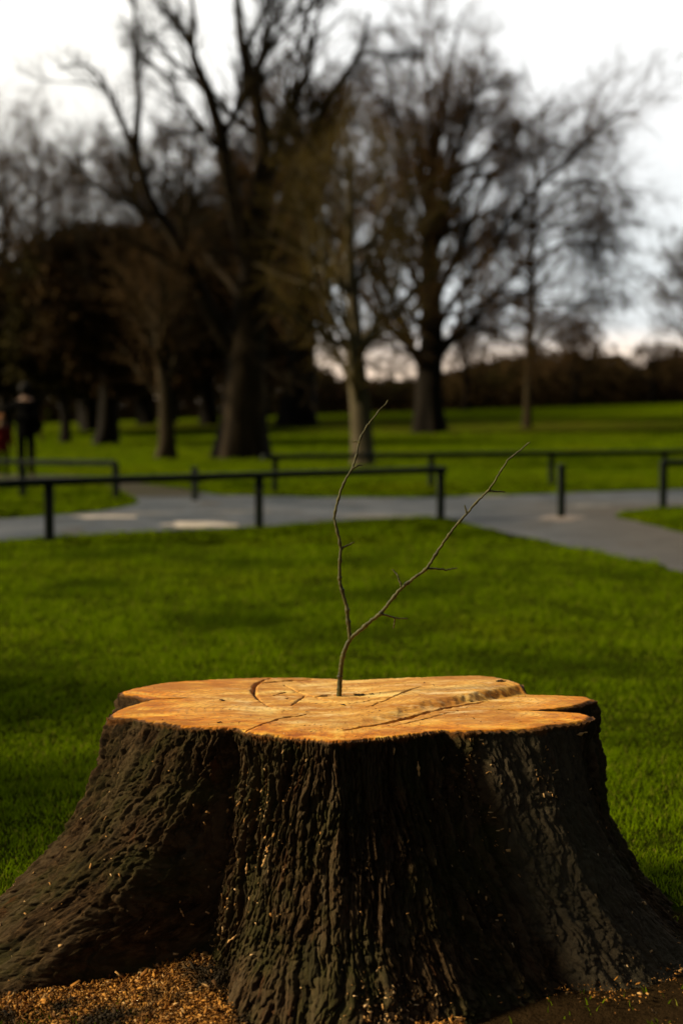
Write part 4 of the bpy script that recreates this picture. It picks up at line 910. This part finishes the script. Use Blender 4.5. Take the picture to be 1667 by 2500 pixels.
# ------------------------------------------------------------------ people
def skin_body(name, verts, edges, radii, m, parent=None, sub=2, rootv=0):
    me = bpy.data.meshes.new(name); me.from_pydata([Vector(v) for v in verts], edges, []); me.update()
    o = obj(name, me, m, parent)
    md = o.modifiers.new('skin', 'SKIN'); md.use_smooth_shade = True
    for i, rd in enumerate(radii):
        s = me.skin_vertices[0].data[i]; s.radius = rd if isinstance(rd, tuple) else (rd, rd); s.use_root = (i == rootv)
    ms = o.modifiers.new('sub', 'SUBSURF'); ms.levels = sub; ms.render_levels = sub
    return o
def person(base, H, rz, coat, legs, skin, hair, label, reach=None):
    k = H / 1.75
    root = empty('person', tuple(base), rz); tag(root, label, 'person', 'two people standing beyond the path at far left')
    V = [(0, 0, .95), (0, 0, 1.12), (0, -.01, 1.32), (0, 0, 1.45), (0, 0, 1.53), (0, -.01, 1.62), (0, -.01, 1.70),
         (.10, 0, .90), (.11, -.02, .50), (.11, .02, .08), (.12, -.12, .03), (-.10, 0, .90), (-.12, .02, .50), (-.12, .04, .08), (-.13, -.10, .03),
         (.19, 0, 1.40), (.25, .02, 1.12), (.26, -.08, .88), (.26, -.12, .80), (-.19, 0, 1.40), (-.25, .02, 1.12), (-.26, -.08, .88), (-.26, -.12, .80)]
    if reach: V[16], V[17], V[18] = reach
    E = [(0, 1), (1, 2), (2, 3), (3, 4), (4, 5), (5, 6), (0, 7), (7, 8), (8, 9), (9, 10), (0, 11), (11, 12), (12, 13), (13, 14), (3, 15), (15, 16), (16, 17), (17, 18), (3, 19), (19, 20), (20, 21), (21, 22)]
    Rr = [(.15, .11), (.14, .10), (.16, .11), (.10, .08), .052, (.078, .09), (.07, .085), .085, .06, .042, .035, .085, .06, .042, .035, .062, .048, .036, .03, .062, .048, .036, .03]
    V = [tuple(c * k for c in v) for v in V]; Rr = [tuple(x * k for x in q) if isinstance(q, tuple) else q * k for q in Rr]
    body = skin_body('body', V, E, Rr, skin, root)
    # hands: five short skinned fingers each
    for (w, e, sgn) in ((18, 17, 1), (22, 21, -1)):
        p = Vector(V[w]); d_ = (p - Vector(V[e])).normalized(); side = d_.cross(Vector((0, 0, 1)));
        side = side.normalized() if side.length > .1 else Vector((1, 0, 0)); vv = [p, p + d_ * .05 * k]; ee = [(0, 1)]; rr2 = [(.02 * k, .03 * k), (.02 * k, .032 * k)]
        for j, (o_, l_) in enumerate(((-.024, .062), (-.008, .075), (.008, .070), (.023, .055))):
            i0 = len(vv); vv += [p + d_ * .075 * k + side * o_ * k, p + d_ * (.075 + l_ * .5) * k + side * o_ * k + Vector((0, -.006, -.004)) * k, p + d_ * (.075 + l_) * k + side * o_ * k + Vector((0, -.02, -.01)) * k]
            ee += [(1, i0), (i0, i0 + 1), (i0 + 1, i0 + 2)]; rr2 += [.009 * k, .009 * k, .007 * k]
        i0 = len(vv); vv += [p + d_ * .035 * k - side * .04 * k, p + d_ * .07 * k - side * .055 * k]; ee += [(0, i0), (i0, i0 + 1)]; rr2 += [.011 * k, .009 * k]
        skin_body('hand', [tuple(v) for v in vv], ee, rr2, skin, root, 1)
    # coat follows torso and arms
    ci = [0, 1, 2, 3, 15, 16, 17, 19, 20, 21]; mp_ = {c: i for i, c in enumerate(ci)}
    cv = [V[i] for i in ci]; ce = [(mp_[a], mp_[b]) for a, b in E if a in mp_ and b in mp_]
    cr = [(.195, .15), (.185, .14), (.21, .15), (.17, .13), .10, .068, .055, .085, .068, .055]; cr = [tuple(x * k for x in q) if isinstance(q, tuple) else q * k for q in cr]
    cv.append((0, 0, .74 * k)); ce.append((0, len(cv) - 1)); cr.append((.20 * k, .155 * k))
    skin_body('coat', cv, ce, cr, coat, root)
    for s_ in (7, 11):
        lv = [V[0], V[s_], V[s_ + 1], V[s_ + 2]]; skin_body('trouser_leg', lv, [(0, 1), (1, 2), (2, 3)], [.09 * k, .098 * k, .078 * k, .06 * k], legs, root)
    # head details: hair cap, nose, ears
    bm = bmesh.new(); bmesh.ops.create_icosphere(bm, subdivisions=3, radius=.118 * k)
    for v in bm.verts:
        v.co.y *= 1.08; v.co.z *= 1.12
        if v.co.y < -.02 * k and v.co.z < .045 * k: v.co.y = -.02 * k; v.co *= .8
        v.co += Vector((0, .012 * k, 1.665 * k))
    me = bpy.data.meshes.new('hair'); bm.to_mesh(me); bm.free(); obj('hair', me, hair, root)
    bm = bmesh.new(); bmesh.ops.create_cone(bm, segments=8, radius1=.016 * k, radius2=.006 * k, depth=.04 * k)
    for v in bm.verts: v.co = Vector((v.co.x, -.105 * k - v.co.z * .5, 1.625 * k + v.co.z * .6))
    me = bpy.data.meshes.new('nose'); bm.to_mesh(me); bm.free(); obj('nose', me, skin, root)
    return root
M_black = simple('black_cloth', (.002, .002, .002), (.004, .004, .004), 8, .95, .02); M_red = simple('red_cloth', (.10, .004, .003), (.20, .010, .006), 8)
M_skin = simple('skin', (.14, .075, .045), (.18, .10, .06), 5, .6, .3); M_hair = simple('auburn_hair', (.25, .10, .03), (.40, .17, .05), 30); M_hairb = simple('black_hair', (.004, .003, .003), (.01, .008, .006), 30)
pb = gnd(66, 1166); person(pb, 1.68, R(165), M_black, M_black, M_skin, M_hairb, 'person in black clothes standing beyond the path, one hand held out to the left', reach=[(.38, .02, 1.24), (.58, .04, 1.22), (.64, .05, 1.22)])
pb = gnd(8, 1168); person(pb, 1.12, R(30), M_red, M_black, M_skin, M_hair, 'shorter person in a red coat with light brown hair at the left edge')

# ------------------------------------------------------------------ ground
def nl(a, b, n, p=1.0): return a + (b - a) * np.linspace(0, 1, n) ** p
gx = np.concatenate([-nl(0, 400, 150, 2.4)[::-1][:-1], nl(0, 400, 150, 2.4)]); gy = np.concatenate([nl(-30, 1.0, 20)[:-1], 1 + nl(0, 599, 320, 2.2)])
GX, GY = np.meshgrid(gx, gy); GZ = terrain(GX, GY)
far = sstep(100, 140, GY); GZ = GZ * (1 - far * .0)
V = np.stack([GX, GY, GZ], -1).reshape(-1, 3); me = mesh_np('ground', V, grid_faces(len(gy), len(gx)), smooth=True)
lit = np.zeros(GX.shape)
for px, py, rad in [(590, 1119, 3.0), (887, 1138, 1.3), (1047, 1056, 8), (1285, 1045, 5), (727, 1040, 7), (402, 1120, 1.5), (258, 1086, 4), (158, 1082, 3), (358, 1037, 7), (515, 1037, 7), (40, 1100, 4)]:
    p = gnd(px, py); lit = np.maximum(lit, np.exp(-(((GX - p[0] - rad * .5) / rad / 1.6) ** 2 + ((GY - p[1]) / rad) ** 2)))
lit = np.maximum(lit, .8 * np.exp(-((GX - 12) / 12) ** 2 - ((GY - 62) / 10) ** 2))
lit = np.maximum(lit, 6.0 * (1 - sstep(.75, 1.5, np.hypot(GX, (GY - 3.2)))) * (1 - sstep(3.3, 3.7, GY)))  # ground round the stump front turned fully dark brown
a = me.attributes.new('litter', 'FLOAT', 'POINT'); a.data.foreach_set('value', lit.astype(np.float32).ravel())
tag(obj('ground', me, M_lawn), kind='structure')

# grass blades
r = np.random.default_rng(99)
def blades(n, y0, y1, hgt, wid, seedz):
    y = np.exp(r.uniform(math.log(y0), math.log(y1), n)); x = r.uniform(-1, 1, n) * (y * .27 + .8)
    ok = ~inside(PATH, x, y)
    t = np.arctan2(y - CEN[1], x - CEN[0]); rs = np.hypot(x - CEN[0], y - CEN[1]); ok &= rs > stump_r(t, np.ones(n)) + .01
    near = rs < stump_r(t, np.ones(n)) + .22; frontside = (y < 3.6)
    ok &= ~(near & frontside & (r.uniform(0, 1, n) < .80))
    ok &= ~((rs < stump_r(t, np.ones(n)) + .6) & (y < 3.45) & (r.uniform(0, 1, n) < .90))
    x, y = x[ok], y[ok]; n = len(x); z = terrain(x, y)
    cl = .75 + .55 * pn(x * 1.1, y * 1.1, seedz) + .75 * pn(x * 2.7, y * 2.7, seedz) + .55 * pn(x * 8, y * 8, seedz); cl = np.clip(cl, .25, 2.3)
    h = hgt(y) * cl * r.uniform(.55, 1.25, n); w = wid(y) * r.uniform(.6, 1.3, n)
    az = r.uniform(0, 2 * np.pi, n); ux, uy = np.cos(az), np.sin(az); la = r.uniform(0, 2 * np.pi, n) ; ln = r.uniform(.2, 1.1, n) * h
    b = np.stack([x, y, z], -1); U = np.stack([ux, uy, 0 * ux], -1) * w[:, None] / 2; Ld = np.stack([np.cos(la) * ln, np.sin(la) * ln, 0 * ln], -1)
    up = np.array([0, 0, 1.])
    mid = b + Ld * .35 + up * (h * .6)[:, None]; tip = b + Ld + up * h[:, None]
    V = np.stack([b - U, b + U, mid + U * .8, mid - U * .8, tip + U * .15, tip - U * .15], 1).reshape(-1, 3)
    i = (np.arange(n) * 6)[:, None]; F = np.concatenate([i + np.array([0, 1, 2, 3]), i + np.array([3, 2, 4, 5])], 1).reshape(-1, 4)
    return V, F
mb = MB(); V, F = blades(480000, 2.4, 55, lambda y: .022 + .0012 * y, lambda y: .0020 + .00045 * y, 1.0); mb.add(V, F)
g = mb.build('lawn_grass', M_grass, smooth=False); tag(g, 'short green lawn grass round the stump and along the path', 'grass', kind='stuff')
